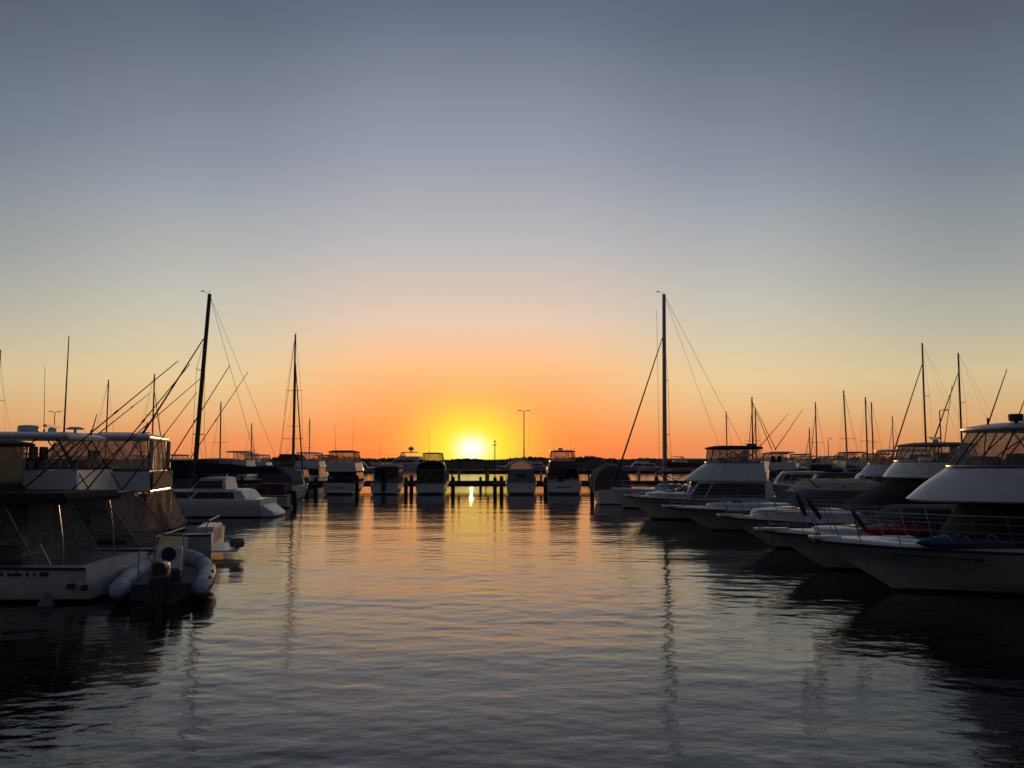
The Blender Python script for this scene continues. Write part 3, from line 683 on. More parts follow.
# ================================================================== left row, sterns to the channel
l1 = motorboat('game_fishing_boat', (-10.2, 22, 0), PI, 'nearest left fishing boat, white stern quarter, black cockpit awning, dark topped bridge', 'motor boat',
    dict(L=12.5, B=3.6, zb=1.5, zs=.86, rake=1.8, tm=.4, cock=2.7, floor=.25, name=(.9, 2.2, .66, 1),
     saloon=(3.2, 9, 8, 3.1, .9, 2.42), win_v=(.45, .8),
     fly=(3.35, 8.0, 7.2, 3.2, 2.45, 2.80), flym='black', top=(3.2, 7.4, 3.1, 3.86, .13, 'black'), curt='clearw', curt_n=7, curt_u=(0, 1), inset=.05, tnose=.7, rear_curt='clearw', seats=0,
     overhang=(.7, 3.6, 3.3, 2.48, .26, 'black')))
for (a, Ya, b, Yb) in (((12, 498), 20.6, (178, 361), 19.9), ((59, 501), 23.3, (201, 378), 24.4)): stick(l1, loc_at(l1, *a, Ya), loc_at(l1, *b, Yb), .022)
for x_, z_, w_ in ((.35, .42, .12), (.02, .38, .1)): MB().box(x_-w_/2, x_+w_/2, 1.60, 1.765, z_-.06, z_+.06).build('scupper', 'trim', l1)
MB().box(-.03, .02, -.9, .1, .2, .62).build('transom_door', 'cream', l1, bevel=.02)
for y_ in (-1.3, 1.3):
    MB().tube([(.75, y_, .85), (.8, y_, 1.5), (.95, y_, 2.36)], .022, 5).build('awning_post', 'chrome', l1)
MB().tube([(2.6, 1.45, 1.0), (1.2, 1.55, 1.4), (.9, 1.6, .9)], .02, 5).build('grab_rail', 'chrome', l1)
MB().box(2.3, 2.9, .4, 1.0, .3, 1.25).build('bait_locker', 'redc', l1, bevel=.03)
l2 = motorboat('game_fishing_boat', (-10.5, 26.3, 0), PI+R(8), 'left fishing boat with wide pale hardtop carrying domes, open radar and tall whips', 'motor boat',
    dict(L=12.8, B=3.9, zb=1.6, zs=.86, rake=1.8, tm=.4, cock=2.9, floor=.25,
     saloon=(3.0, 9, 8, 3.3, .95, 2.44), win_v=(.4, .75),
     fly=(2.3, 8.4, 6.4, 3.5, 2.46, 3.12), fnose=2.6, top=(2.65, 6.1, 3.3, 4.13, .17, 'roof'), curt='clear2', curt_n=5, curt_u=(.22, .78), inset=.1, tnose=.8, legs=(.03, .12, .22, .31),
     braces=(((1.75, 2.0), (3.0, 4.0)), ((3.7, 3.1), (3.0, 4.05)), ((4.6, 3.1), (3.6, 4.05))), ladder=(1.9, -1.2, .4, 2.5, .5)))
openradar(l2, *loc_at(l2, 52, 434, 26.3), 1.15); radar(l2, *loc_at(l2, 28, 436, 25.8), .3); 
MB().lathe(tuple(loc_at(l2, 75, 435, 26)), [(.04, 0), (.04, .16), (.26, .17), (.27, .2), (.15, .25)], 14).build('satellite_dish', 'roof', l2)
whip(l2, loc_at(l2, 64, 434, 25.2), loc_at(l2, 69, 336, 25.2), .03); whip(l2, loc_at(l2, 44, 434, 27.3), loc_at(l2, 45, 366, 27.3), .012)
whip(l2, loc_at(l2, 91, 435, 26), loc_at(l2, 97, 414, 26), .025, 'aerial')
for (a, Ya, b, Yb) in (((66, 515), 24.6, (190, 364), 23.6), ((103, 515), 28.0, (197, 392), 29.1)): stick(l2, loc_at(l2, *a, Ya), loc_at(l2, *b, Yb), .026)
stick(l2, loc_at(l2, 98, 434, 26.3), loc_at(l2, 150, 393, 26.8), .02, 'fishing_rod')
MB().box(-.04, .0, .2, .9, .2, .7).build('transom_door', 'cream', l2, bevel=.02)
MB().tube([(.1, -1.7, .9), (.1, -1.7, 1.2), (.1, 1.7, 1.2), (.1, 1.7, .9)], .022, 5).build('stern_rail', 'chrome', l2)
l3 = motorboat('game_fishing_boat', (-10.6, 30.5, 0), PI+R(12), 'left fishing boat with wrap round clear curtains catching the low sun and swim platform', 'motor boat',
    dict(L=12.5, B=3.9, zb=1.6, zs=.92, rake=1.8, tm=.4, cock=2.4, floor=.3,
     saloon=(2.5, 9, 8, 3.3, .95, 2.38), win_v=(.45, .8),
     fly=(2.0, 8.2, 6.6, 3.5, 2.40, 3.06), fnose=2.6, top=(2.1, 5.3, 3.3, 4.22, .17, 'roof'), curt='clear', curt_n=6, curt_u=(0, 1), inset=.1, tnose=.8, rear_curt='clearw', legs=(.03, .16, .3),
     braces=(((2.6, 3.05), (3.3, 4.1)), ((3.6, 3.05), (4.3, 4.1))), platform=(.85, .34)))
MB().box(2.9, 4.0, -.6, .6, 4.28, 4.40).build('hardtop_hatch', 'roof', l3, bevel=.05)
MB().lathe((2.6, 0, 4.28), [(.04, 0), (.04, .1), (.22, .11), (.22, .14)], 12).build('satellite_dish', 'roof', l3)
whip(l3, (2.5, .9, 4.28), (2.35, .9, 4.75), .03, 'aerial')
MB().box(.0, .62, -1.1, 1.2, .5, 1.12).build('stern_locker', 'white', l3, bevel=.05)
for (a, Ya, b, Yb) in (((136, 515), 28.8, (230, 365), 27.6), ((158, 507), 32.2, (248, 372), 33.4)): stick(l3, loc_at(l3, *a, Ya), loc_at(l3, *b, Yb), .026)
rr = []
for j in range(5):
    v = j/4; rr.append([(2.15-.05*v, 1.6*(1-2*q/16), 2.38-1.2*v) for q in range(17)])
MB().rings(rr, cap=False, closed=False).build('cockpit_curtain', 'clearw', l3)
MB().tube([(.3, -1.3, .95), (.15, -1.3, 1.35), (.15, 1.3, 1.35), (.3, 1.3, .95)], .022, 5).build('stern_rail', 'chrome', l3)
MB().lathe((-.75, .9, .34), [(.02, 0), (.22, .05), (.27, .2), (.2, .34), (.02, .38)], 12).build('platform_float', 'grey', l3)
def enclosure(o, x_top, x_bot, wt, wb, z0, z1, x_in, m='brown'):
    "sloping canvas from the bridge overhang down to the transom"
    shell_ = MB().rings([[(x_bot, wb, z0), (x_bot, -wb, z0), (x_in, -wb, z0), (x_in, wb, z0)], [(x_top, wt, z1), (x_top, -wt, z1), (x_in, -wt, z1), (x_in, wt, z1)]])
    shell_.build('cockpit_enclosure', m, o)
    MB().tube([(x_bot-.01, wb, z0), (x_top-.01, wt, z1), (x_top-.01, -wt, z1), (x_bot-.01, -wb, z0)], .022, 5).build('enclosure_frame', 'chrome', o)
enclosure(l1, 2.2, 1.3, 1.45, 1.55, .9, 2.36, 3.2, 'clearb')
enclosure(l2, 1.7, .55, 1.6, 1.7, .95, 2.44, 2.9, 'clearb')
enclosure(l3, 1.9, 1.3, 1.55, 1.65, 1.0, 2.36, 2.4, 'clearb')
for o_, x_ in ((l1, 1.2), (l2, .6), (l3, .5)):
    for sd in (1, -1):
        MB().box(x_+.3, x_+1.1, sd*1.72-.06, sd*1.72+.06, 1.0 if o_ is not l1 else .93, 1.12 if o_ is not l1 else 1.05).build('coaming_pad', 'seat', o_, bevel=.03)
        stick(o_, (x_+.9, sd*1.6, .9), (x_+.25, sd*1.75, 2.05), .012, 'fishing_rod')
MB().box(1.93, 1.97, -1.76, 1.76, 2.42, 3.06).build('glare_cover', 'brown', l3)  # added brown panel, hides the sunlit glare on the white bridge rear
for sd, x_ in ((1, 2.12), (-1, 2.12)): MB().lathe((x_-.05, sd*1.50, 3.1), [(.05, 0), (.08, .03), (.075, 1.0), (.05, 1.04)], 12).build('glint_roll', 'glint', l3)  # glossy rolls added at the rear corners to show bright sun strips
MB().lathe((1.98, -1.5, 1.1), [(.05, 0), (.08, .03), (.075, 1.2), (.05, 1.24)], 12).build('glint_roll', 'glint', l3)  # one more added roll, a sun strip beside the cockpit curtain
# motor sailer with twin long windows
l4 = sailboat('motor_sailer', (-15.15, 52.5, 0), PI, 'white motor sailer with tall leaning left mast, long dark cabin windows and covered boom', Lh=10.4, B=3.8, mh=14.0, mx=4.75, cover='navy', zb=1.25, zs=1.05, boom=5.6, boomz=1.1, ch=.72, rake_=.62, forestay=.79, mr=.17, furl='black', spreaders=(.30, .62), mastm='mastdark')
ch_ = [c for c in l4.children if c.name.startswith('coachroof') or c.name.startswith('cabin_window')]
for c_ in ch_: bpy.data.objects.remove(c_)
pa, pb = plan(.9, 7.9, 3.3, 3.4, 2), plan(1.3, 6.9, 2.8, 2.9, 2)
shell([(pa, 1.05), (pb, 1.60), (plan(1.7, 6.0, 2.3, 2.0, 2), 1.66)]).build('cabin', 'white', l4)
for u0, u1 in ((.03, .145), (.155, .34)):
    band(pa, 1.05, pb, 1.60, u0, u1, .15, .85, off=.015).build('cabin_window', 'glass', l4); band(pa, 1.05, pb, 1.60, 1-u1, 1-u0, .15, .85, off=.015).build('cabin_window', 'glass', l4)
pc, pd = plan(2.3, 4.75, 2.2, .5, 3), plan(2.45, 4.05, 1.95, .4, 3)
shell([(pc, 1.62), (pd, 2.3), (plan(2.4, 4.2, 2.05, .4, 3), 2.31), (plan(2.6, 3.9, 1.7, .4, 3), 2.40)]).build('pilothouse', 'white', l4)
band(pc, 1.62, pd, 2.3, .02, .42, .15, .85, off=.015).build('pilothouse_window', 'glass', l4); band(pc, 1.62, pd, 2.3, .58, .98, .15, .85, off=.015).build('pilothouse_window', 'glass', l4); band(pc, 1.62, pd, 2.3, .44, .56, .15, .85, off=.015).build('pilothouse_window', 'glass', l4)
MB().rings([[(-.75, -1.3, .0), (-.75, 1.3, .0), (-.75, 1.3, .22), (-.75, -1.3, .22)], [(.3, -1.6, .0), (.3, 1.6, .0), (.3, 1.6, .98), (.3, -1.6, .98)]]).build('stern_steps', 'white', l4, bevel=.12)
l5 = motorboat('covered_runabout', (-16.2, 62, 0), PI, 'small white boat wearing dark red canvas, tucked behind the motor sailer', 'motor boat',
    dict(L=8, B=2.8, zb=1.1, zs=.9, rake=1.2, cover=(.3, 3.4, 2.6, 2.4, .95, 1.75, 'redc'), rail=(.5, .97, .5, 4, 1, .05, 'bow_rail', .02, .2)))
MB().rings([[(-.35, .2, 1.25), (.25, .2, 1.25), (.25, -.2, 1.25), (-.35, -.2, 1.25)], [(-.38, .17, .6), (.05, .17, .6), (.05, -.17, .6), (-.38, -.17, .6)], [(-.4, .08, -.3), (-.2, .08, -.3), (-.2, -.08, -.3), (-.4, -.08, -.3)]]).build('outboard', 'engine', l5, bevel=.04)
l6 = motorboat('covered_cruiser', (-19.6, 58, 0), PI, 'cruiser shrouded in tall black covers left of the motor sailer mast', 'motor boat',
    dict(L=9.5, B=3.3, zb=1.3, zs=1.0, rake=1.3, saloon=(.8, 5.2, 4.6, 2.9, .95, 2.4), salm='black', screen=0, cover=(1.0, 4.9, 4.2, 2.8, 2.36, 3.45, 'black')))
l7 = sailboat('sailing_yacht', (-20.6, 73, 0), R(90), 'dark covered yacht end-on with the tall left mast beside the pitched roof', Lh=10, B=3.2, mh=15.4, mx=5.8, cover='black', spreaders=(.3, .62), zb=1.4, zs=1.2, mr=.11, mastm='mastdark', boom=4.6, boomz=1.3, ch=.7)
shell([(plan(.4, 5, 2.9, .6, 3), 1.2), (plan(.4, 5, 2.5, .6, 3), 2.0), (plan(.6, 4.8, .9, .4, 3), 2.75)]).build('cockpit_tent', 'slate', l7)
# ------------------------------------------------------------------ tender with outboard
rib = empty('inflatable_tender', (-8.42, 20.35, 0), R(107)); tag(rib, 'grey rigid inflatable tender with black outboard tied behind the left fishing boats', 'inflatable boat')
# local x runs from the stern to the bow
def tubepath(sd):
    pts = [(-.25, sd*.95, .34), (.2, sd*.96, .35), (1.2, sd*.98, .37), (2.4, sd*.97, .40), (3.3, sd*.86, .45), (4.0, sd*.60, .54), (4.45, sd*.25, .62), (4.55, 0, .64)]
    return [Vector(p) for p in pts]
def catmull(P_, k=5):
    out = []
    for i in range(len(P_)-1):
        a, b, c, d = P_[max(0, i-1)], P_[i], P_[i+1], P_[min(len(P_)-1, i+2)]
        for j in range(k):
            t_ = j/k; out.append(.5*((2*b)+(c-a)*t_+(2*a-5*b+4*c-d)*t_*t_+(3*b-a-3*c+d)*t_**3))
    return out+[P_[-1]]
for sd in (1, -1):
    P_ = catmull(tubepath(sd)); n_ = len(P_); rs = []
    for i, p in enumerate(P_):
        d = (P_[min(i+1, n_-1)]-P_[max(i-1, 0)]).normalized(); u = d.cross(Vector((0, 0, 1))).normalized(); w_ = u.cross(d)
        r_q = .232*(.35+.65*sm(-1, 5, i)) if i < 5 else .232
        if i == 0: r_q = .08
        rs.append([p+(u*math.cos(2*PI*k/16)+w_*math.sin(2*PI*k/16))*r_q for k in range(16)])
    MB().rings(rs).build('tube', 'hyp', rib)
    for q in (8, 15, 22):
        p = P_[q]; d = (P_[q+1]-P_[q-1]).normalized(); u = d.cross(Vector((0, 0, 1))).normalized(); w_ = u.cross(d)
        mb = MB(); mb.rings([[p+d*e+(u*math.cos(2*PI*k/16)+w_*math.sin(2*PI*k/16))*.238 for k in range(16)] for e in (-.03, .03)], cap=False); mb.build('tube_band', 'strap', rib)
    for q in (6, 11, 18, 24):
        p = P_[q]+Vector((0, sd*.16, .17)); MB().box(p.x-.09, p.x+.09, p.y-.04, p.y+.04, p.z-.03, p.z+.03).build('grab_handle', 'strap', rib, bevel=.01)
    gl_ = MB().tube([p+Vector((0, sd*.23, .02)) for p in P_[3:]], .025, 5); gl_.build('rubbing_strake', 'strap', rib)
rs = []
for i in range(11):
    t_ = i/10; x_ = .15+4.1*t_; b = .82*(1-max(0, (t_-.55)/.45)**2); rs.append([(x_, b*.9, .28+.2*t_**2), (x_, 0, -.22+.6*t_**4), (x_, -b, .28+.2*t_**2), (x_, 0, .26+.2*t_**2)])
MB().rings(rs).build('hull', 'grey', rib)
MB().box(.12, .22, -.70, .70, .08, .46).build('transom', 'slate', rib, bevel=.02)
co = MB().rings([[(1.7, .36, .3), (2.35, .36, .3), (2.35, -.36, .3), (1.7, -.36, .3)], [(1.85, .34, .95), (2.3, .34, .95), (2.3, -.34, .95), (1.85, -.34, .95)], [(1.95, .32, 1.12), (2.25, .32, 1.15), (2.25, -.32, 1.15), (1.95, -.32, 1.12)]]); con = co.build('console', 'white', rib, bevel=.03)
MB().lathe((1.80, .0, .98), [(.17, -.015), (.19, 0), (.17, .015), (.15, 0)], 16, 'x').build('steering_wheel', 'trim', con)
MB().rings([[(2.25, .32, 1.12), (2.27, .32, 1.12), (2.27, -.32, 1.12), (2.25, -.32, 1.12)], [(2.12, .27, 1.42), (2.14, .27, 1.42), (2.14, -.27, 1.42), (2.12, -.27, 1.42)]]).build('windshield', 'clearw', con)
MB().tube([(1.9, .37, .35), (1.95, .37, 1.15), (2.1, .31, 1.47), (2.1, -.31, 1.47), (1.95, -.37, 1.15), (1.9, -.37, .35)], .02, 6).build('console_rail', 'chrome', con)
MB().box(.95, 1.4, -.38, .38, .3, .68).build('seat', 'seat', rib, bevel=.05)
MB().tube([(.3, .55, .6), (.28, .55, 1.25)], .018, 6).build('light_post', 'chrome', rib)
rib.scale = (1.0, .97, 1)
ob = MB().rings([[(-.42+dx, y_*w_, z_) for dx, y_ in ((0, .7), (0, -.7), (.12, -1), (.5, -1), (.62, -.6), (.62, .6), (.5, 1), (.12, 1))] for w_, z_ in ((.15, .40), (.21, .48), (.225, .68), (.22, .86), (.185, .97), (.11, 1.01))]).build('outboard_motor', 'engine', rib)
MB().box(-.22, .1, -.09, .09, -.35, .56).build('outboard_leg', 'engine', ob, bevel=.03)
MB().box(.02, .28, -.12, .12, .42, .66).build('outboard_bracket', 'engine', ob, bevel=.02)
MB().box(-.425, -.405, -.13, .13, .66, .72).build('cowling_badge', 'steel', ob)
# cone float hanging at the nearest hull
fl = empty('mooring_float', (-11.0, 20.1, 0)); tag(fl, 'small pale cone shaped float beside the nearest left hull', 'float')
MB().lathe((0, 0, 0), [(.01, -.12), (.17, -.08), (.19, .02), (.12, .16), (.05, .27), (.03, .30), (.01, .32)], 14).build('float_body', 'grey', fl)
MB().tube([(0, 0, .3), (.02, .12, .5), (.03, .20, .62)], .012, 5).build('float_rope', 'rope', fl)

# ================================================================== far row, sterns towards the camera
def far_boat(name, x, y, label, P, **k): return motorboat(name, (x, y, 0), R(90), label, 'motor boat', P)
f1 = far_boat('flybridge_cruiser', -17.75, 86, 'leftmost stern-on cruiser, tall arched clear bridge canopy above white coaming',
    dict(L=11.5, B=3.45, zb=1.5, zs=1.1, cock=2.2, floor=.4, saloon=(1.4, 8, 7, 3.0, 1.0, 2.36), salm='black', screen=0, stern_name=(1.3, .6), platform=(.6, .25),
      fly=(.9, 7, 6, 3.25, 2.36, 3.2), fnose=1.6, top=(1.0, 5.2, 2.7, 4.36, .14, 'grey'), curt='clearo', rear_curt='clearo', inset=.1, tnose=.8, crown=.08, seats=0))
whip(f1, (3, 1, 4.4), (3, 1.1, 7.2), .02); whip(f1, (2, -1, 4.4), (2, -1.1, 8.0), .015)
f2 = far_boat('hardtop_cruiser', -13.1, 86, 'low stern-on cruiser without flybridge, second from the left',
    dict(L=9, B=3.05, zb=1.4, zs=1.05, cock=1.8, floor=.4, saloon=(1.4, 6.5, 5.6, 2.7, 1.0, 2.72), salm='grey', platform=(.5, .22), rail=(.3, .97, .6, 6, 1, .05, 'bow_rail', .02, .2)))
shell([(plan(.9, 5.6, 2.5, .6, 3), 2.8), (plan(.9, 5.6, 2.5, .6, 3), 2.95), (plan(1.1, 5.3, 2.2, .6, 3), 3.02)]).build('roof_visor', 'cream', f2)  # cream puts the sunlit band along the roof into its colour
f3 = far_boat('flybridge_cruiser', -8.4, 86, 'stern-on cruiser with rounded black cockpit cover just left of the sun',
    dict(L=10.5, B=3.2, zb=1.4, zs=1.0, cock=0, saloon=(1.6, 7, 6, 2.8, 1.0, 2.5), salm='slate', platform=(.6, .25), platm='cream',
      fly=(2.2, 6.5, 5.6, 2.6, 2.5, 3.3), top=(2.3, 5, 2.1, 4.2, .08, 'grey'), curt='clearo', rear_curt='clearo', tnose=.7, seats=0))
rs = [[(x_, 1.45*math.cos(a)*w_, 2.55+.85*max(0, math.sin(a))**.8*h_) for a in [PI*k/14 for k in range(15)]] for x_, w_, h_ in ((.5, .95, .92), (.7, 1, 1), (2.0, 1, 1.05), (2.4, .95, 1.0))]
MB().rings(rs).build('cockpit_cover', 'black', f3)
MB().rings([[(.35, 1.45, 1.05), (.35, -1.45, 1.05), (2.2, -1.45, 1.05), (2.2, 1.45, 1.05)], [(.5, 1.36, 2.6), (.5, -1.36, 2.6), (2.2, -1.36, 2.6), (2.2, 1.36, 2.6)]]).build('cockpit_curtain', 'brown', f3)
for y_ in (-.95, 0, .95): MB().box(.33, .47, y_-.3, y_+.3, 1.4, 2.35).build('curtain_window', 'glass', f3)
f4 = far_boat('sedan_cruiser', .95, 86, 'stern-on cruiser with round clear hood, just right of the sun',
    dict(L=9.5, B=3.3, zb=1.4, zs=1.1, cock=0, saloon=(1.9, 7, 6, 2.7, 1.1, 2.55), salm='white', platform=(.7, .28), rail=(.3, .97, .6, 6, 1, .05, 'bow_rail', .02, .2)))
rs = [[(x_, 1.28*math.cos(a)*w_, 2.5+1.10*max(0, math.sin(a))**.8*h_) for a in [PI*k/14 for k in range(15)]] for x_, w_, h_ in ((1.3, .92, .85), (1.9, 1, 1), (3.4, 1, 1.0), (4.2, .8, .7))]
MB().rings(rs, closed=False).build('clear_hood', 'clearw', f4)
MB().tube([(1.3, 1.2*math.cos(a), 2.5+.94*max(0, math.sin(a))**.8) for a in [PI*k/14 for k in range(15)]], .05, 5).build('hood_bow', 'cream', f4)
MB().rings([[(.3, 1.5, 1.1), (.3, -1.5, 1.1), (2.4, -1.5, 1.1), (2.4, 1.5, 1.1)], [(.9, 1.3, 2.5), (.9, -1.3, 2.5), (2.4, -1.3, 2.5), (2.4, 1.3, 2.5)]]).build('cockpit_curtain', 'grey', f4)
MB().box(.55, .62, -.45, .45, 1.2, 2.1).build('cockpit_door', 'glass', f4)
f5 = far_boat('flybridge_cruiser', 5.35, 86.5, 'rightmost stern-on cruiser, broad grey cabin with three rear windows under clear bridge',
    dict(L=12, B=3.95, zb=1.5, zs=1.15, cock=0, saloon=(1.2, 8, 7, 3.5, 1.15, 2.75), salm='cream', stern_name=(1.6, .65), platform=(.6, .28),
      fly=(1.0, 6.8, 5.8, 3.0, 2.75, 3.35), flym='slate', top=(1.2, 5, 2.6, 4.42, .12, 'pole'), curt='clearo', rear_curt='clearo', inset=.1, tnose=.8, seats=0))
for y_ in (-1.25, -.42, .42, 1.25): MB().box(1.13, 1.19, y_-.3, y_+.3, 1.5, 2.4).build('rear_window', 'glass', f5)
radar(f5, 3, .2, 4.45, .3); whip(f5, (2, .9, 4.4), (2, 1, 7), .015)
for o_, w_, z_ in ((f1, 1.5, 1.15), (f2, 1.3, 1.1), (f4, 1.45, 1.15), (f5, 1.75, 1.2)):
    mb = MB(); mb.tube([(.1, -w_, z_), (.05, -w_, z_+.55), (.05, -w_*.35, z_+.55), (.1, -w_*.35, z_)], .03, 5); mb.build('stern_rail', 'chrome', o_)
    mb = MB(); mb.tube([(.1, w_, z_), (.05, w_, z_+.55), (.05, w_*.35, z_+.55), (.1, w_*.35, z_)], .03, 5); mb.build('stern_rail', 'chrome', o_)
whip(f2, (3, .8, 3.0), (3.1, 1.0, 6.2), .015); whip(f4, (4, -.7, 3.3), (4, -.9, 7.2), .015); whip(f3, (3, .4, 4.2), (3, .5, 7.5), .015); whip(f5, (3, -.9, 4.4), (3, -1.0, 6.6), .012)
MB().tube([(-.1, 1.3, .3), (-.1, 1.3, 1.1), (-.1, .9, 1.1), (-.1, .9, .3)], .03, 5).build('boarding_ladder', 'chrome', f1)
ob2 = MB().rings([[(-.45, .22, 1.35), (.05, .22, 1.35), (.05, -.22, 1.35), (-.45, -.22, 1.35)], [(-.48, .2, .7), (-.05, .2, .7), (-.05, -.2, .7), (-.48, -.2, .7)], [(-.4, .08, -.3), (-.25, .08, -.3), (-.25, -.08, -.3), (-.4, -.08, -.3)]]); ob2.build('outboard', 'engine', f2, bevel=.04)
def pedestal(px, lb):
    p = at(px, 478, 97); o = empty('power_pedestal', (p.x, 97, 1.154)); tag(o, lb, 'pedestal', 'power pedestals on the long jetty')
    MB().box(-.14, .14, -.12, .12, 0, .95).build('cabinet', 'cream', o, bevel=.03); MB().lathe((0, 0, .951), [(.15, 0), (.15, .05), (.04, .16)], 8).build('pedestal_cap', 'steel', o)
for q_, lb in ((362, 'power post on the jetty between the first two stern-on cruisers'), (448, 'power post on the jetty directly right of the black domed cockpit cover'), (459, 'power post on the jetty below the sun, left part'), (488, 'power post on the jetty left of the thin crossbar pole'), (541, 'power post on the jetty between the two cruisers right of the sun'), (639, 'power post on the jetty left of the tall right mast')): pedestal(q_, lb)
# ------------------------------------------------------------------ jetties
def jetty(name, x0, x1, y, w, z, label, rails=None, step=5.0, beam=.38):
    o = empty(name, ((x0+x1)/2, y, 0)); tag(o, label, 'jetty'); h = (x1-x0)/2
    MB().box(-h, h, -w/2, w/2, z-.10, z).build('deck', 'conc', o)
    for sd in (1, -1): MB().box(-h, h, sd*w*.42-.1, sd*w*.42+.1, z-.10-beam, z-.104).build('beam', 'wood', o)
    n_ = int((x1-x0)/step)
    for i in range(n_+1):
        px_ = -h+.3+(2*h-.6)*i/n_
        MB().lathe((px_, -w/2-.17, -1), [(.16, 0), (.15, z+1.4), (.09, z+1.46)], 8).build('jetty_pile', 'pile', o)
    if rails:
        for a, b in rails:
            mb = MB(); a -= o.location.x; b -= o.location.x; k = int((b-a)/2.0)
            for i in range(k+1): mb.tube([(a+(b-a)*i/k, w*.4, z), (a+(b-a)*i/k, w*.4, z+1.1)], .03, 5)
            for zz in (1.1, .6): mb.tube([(a, w*.4, z+zz), (b, w*.4, z+zz)], .025, 5)
            mb.build('handrail', 'steel', o)
    return o
jetty('jetty', -24, 62, 97.5, 2.0, 1.12, 'long low timber jetty behind the row of stern-on cruisers', rails=((12.5, 23),), beam=.55)
jetty('breakwater_walkway', -17, 26, 150, 2.4, 1.75, 'far timber walkway crossing under the sun beyond the long jetty', step=6, beam=.6)
PL = [(307, 80, 'left of the leftmost stern-on cruiser, inner'), (316, 82, 'close against the left side of the leftmost stern-on cruiser'),
      (357, 84, 'between the first and second stern-on cruisers'), (406, 83, 'between the second and third stern-on cruisers, the left of a pair'), (411.5, 86, 'between the second and third stern-on cruisers, the right of a pair'),
      (453, 82.5, 'standing alone right under the sun'), (495, 84.5, 'at the left side of the round hooded cruiser, the outer one'), (501.5, 82.5, 'at the left side of the round hooded cruiser, the inner one'),
      (545.5, 83, 'between the two cruisers right of the sun'), (592, 80, 'between the rightmost stern-on cruiser and the tented boat')]
pile0 = None
for px_, Y_, lb in PL:
    p = at(px_, 480, Y_)
    if pile0 is None:
        pile0 = empty('mooring_pile', (0, 0, 0))
        MB().lathe((0, 0, -1.2), [(.20, 0), (.19, 2.6), (.185, 3.0), (.12, 3.1), (.02, 3.14)], 12).build('pile_shaft', 'pile', pile0)
        MB().lathe((0, 0, 1.2), [(.20, 0), (.215, .04), (.215, .10), (.20, .14)], 12).build('pile_collar', 'steel', pile0); o = pile0
    else: o = copy_tree(pile0)
    o.location = (p.x, Y_, random.uniform(-.15, .15)); tag(o, 'dark mooring pile '+lb, 'mooring pile', 'mooring piles along the far row')
# ------------------------------------------------------------------ lamps
def lamp(px, ytop, Y_, label, twin=True, armw=1.0):
    t_ = at(px, ytop, Y_); o = empty('street_lamp', (t_.x, Y_, 0)); tag(o, label, 'street lamp'); h = t_.z; b = 1.15 if Y_ < 120 else 1.75
    MB().tube([(0, 0, b-.4), (0, 0, h*.45), (0, 0, h*.45+.01), (0, 0, h)], .13, 8, r2=.07).build('pole', 'steel', o)
    for sd in ((1, -1) if twin else (1,)):
        MB().tube([(0, 0, h-.05), (sd*armw*.45, 0, h+.05)], .04, 6).build('lamp_arm', 'steel', o)
        MB().rings([[(sd*armw*.4, -.16, h+.02), (sd*armw*.4, .16, h+.02), (sd*armw*.4, .16, h+.12), (sd*armw*.4, -.16, h+.12)], [(sd*armw, -.2, h+.0), (sd*armw, .2, h+.0), (sd*armw, .12, h+.14), (sd*armw, -.12, h+.14)]]).build('lamp_head', 'steel', o, bevel=.02)
lamp(524, 411, 150, 'tall twin-headed lamp on the far walkway, right of the sun', armw=1.05)
lamp(55, 412, 150, 'twin-headed lamp rising behind the pale hardtop with domes', armw=1.05)
lamp(939.5, 410.5, 98, 'single-headed lamp between the two rightmost yacht masts', twin=False, armw=1.0)
lamp(828, 439, 170, 'small single-headed lamp among the short right masts', twin=False, armw=.8)
lp = empty('light_pole', (at(495, 443, 97.5).x, 97.0, 0)); tag(lp, 'thin pole with small crossbar on the jetty close right of the sun', 'pole')
MB().tube([(0, 0, .9), (0, 0, 5.6)], .07, 6, r2=.05).build('pole', 'wood', lp); MB().box(-.22, .22, -.05, .05, 5.2, 5.3).build('crossbar', 'wood', lp)
MB().lathe((0, 0, 5.6), [(.09, 0), (.1, .1), (.03, .2)], 8).build('pole_cap', 'steel', lp)
# ================================================================== far shore
X_ = np.linspace(-700, 700, 701); prof = [(-9, -1.0), (-4, .8), (0, 2.2), (6, 3.4), (20, 3.9), (60, 4.2), (75, -1)]
rs = []
for x_ in X_:
    hh = 1+.10*math.sin(x_*.021)+.06*math.sin(x_*.07+1)
    rs.append([(x_, 402+q+4*math.sin(x_*.01), z_*hh if z_ > 0 else z_) for q, z_ in prof])
bank = MB().rings(rs, closed=False, cap=False).build('shore_bank', mat('earth_bank', (.09, .07, .05), .95, noise=.5, nscale=.3), None, smooth=False); tag(bank, 'low dark earth shore across the horizon', kind='structure')
rd = random.Random(11); vs, fs = [], []
for i in range(5200):
    x_ = rd.uniform(-420, 420); y_ = 402+4*math.sin(x_*.01)+rd.uniform(2, 40)
    d = .5+.5*math.sin(x_*.035+2*math.sin(x_*.011)); hh = 3.3+1.6*d*rd.random()+.5*math.sin(x_*.2)
    k = rd.uniform(.35, .95)
    for j in range(3):
        c0 = Vector((x_+rd.uniform(-.8, .8), y_+rd.uniform(-.5, .5), hh+rd.uniform(-.5, .6))); a = rd.uniform(0, 6.3); n0 = len(vs)
        vs += [c0+Vector((k*math.cos(a), k*math.sin(a), -k*.4)), c0+Vector((k*math.cos(a+2.1), k*math.sin(a+2.1), -k*.3)), c0+Vector((k*math.cos(a+4.2), k*math.sin(a+4.2), -k*.45)), c0+Vector((rd.uniform(-.2, .2), 0, k*.7))]
        fs += [(n0, n0+1, n0+3), (n0+1, n0+2, n0+3), (n0+2, n0, n0+3)]
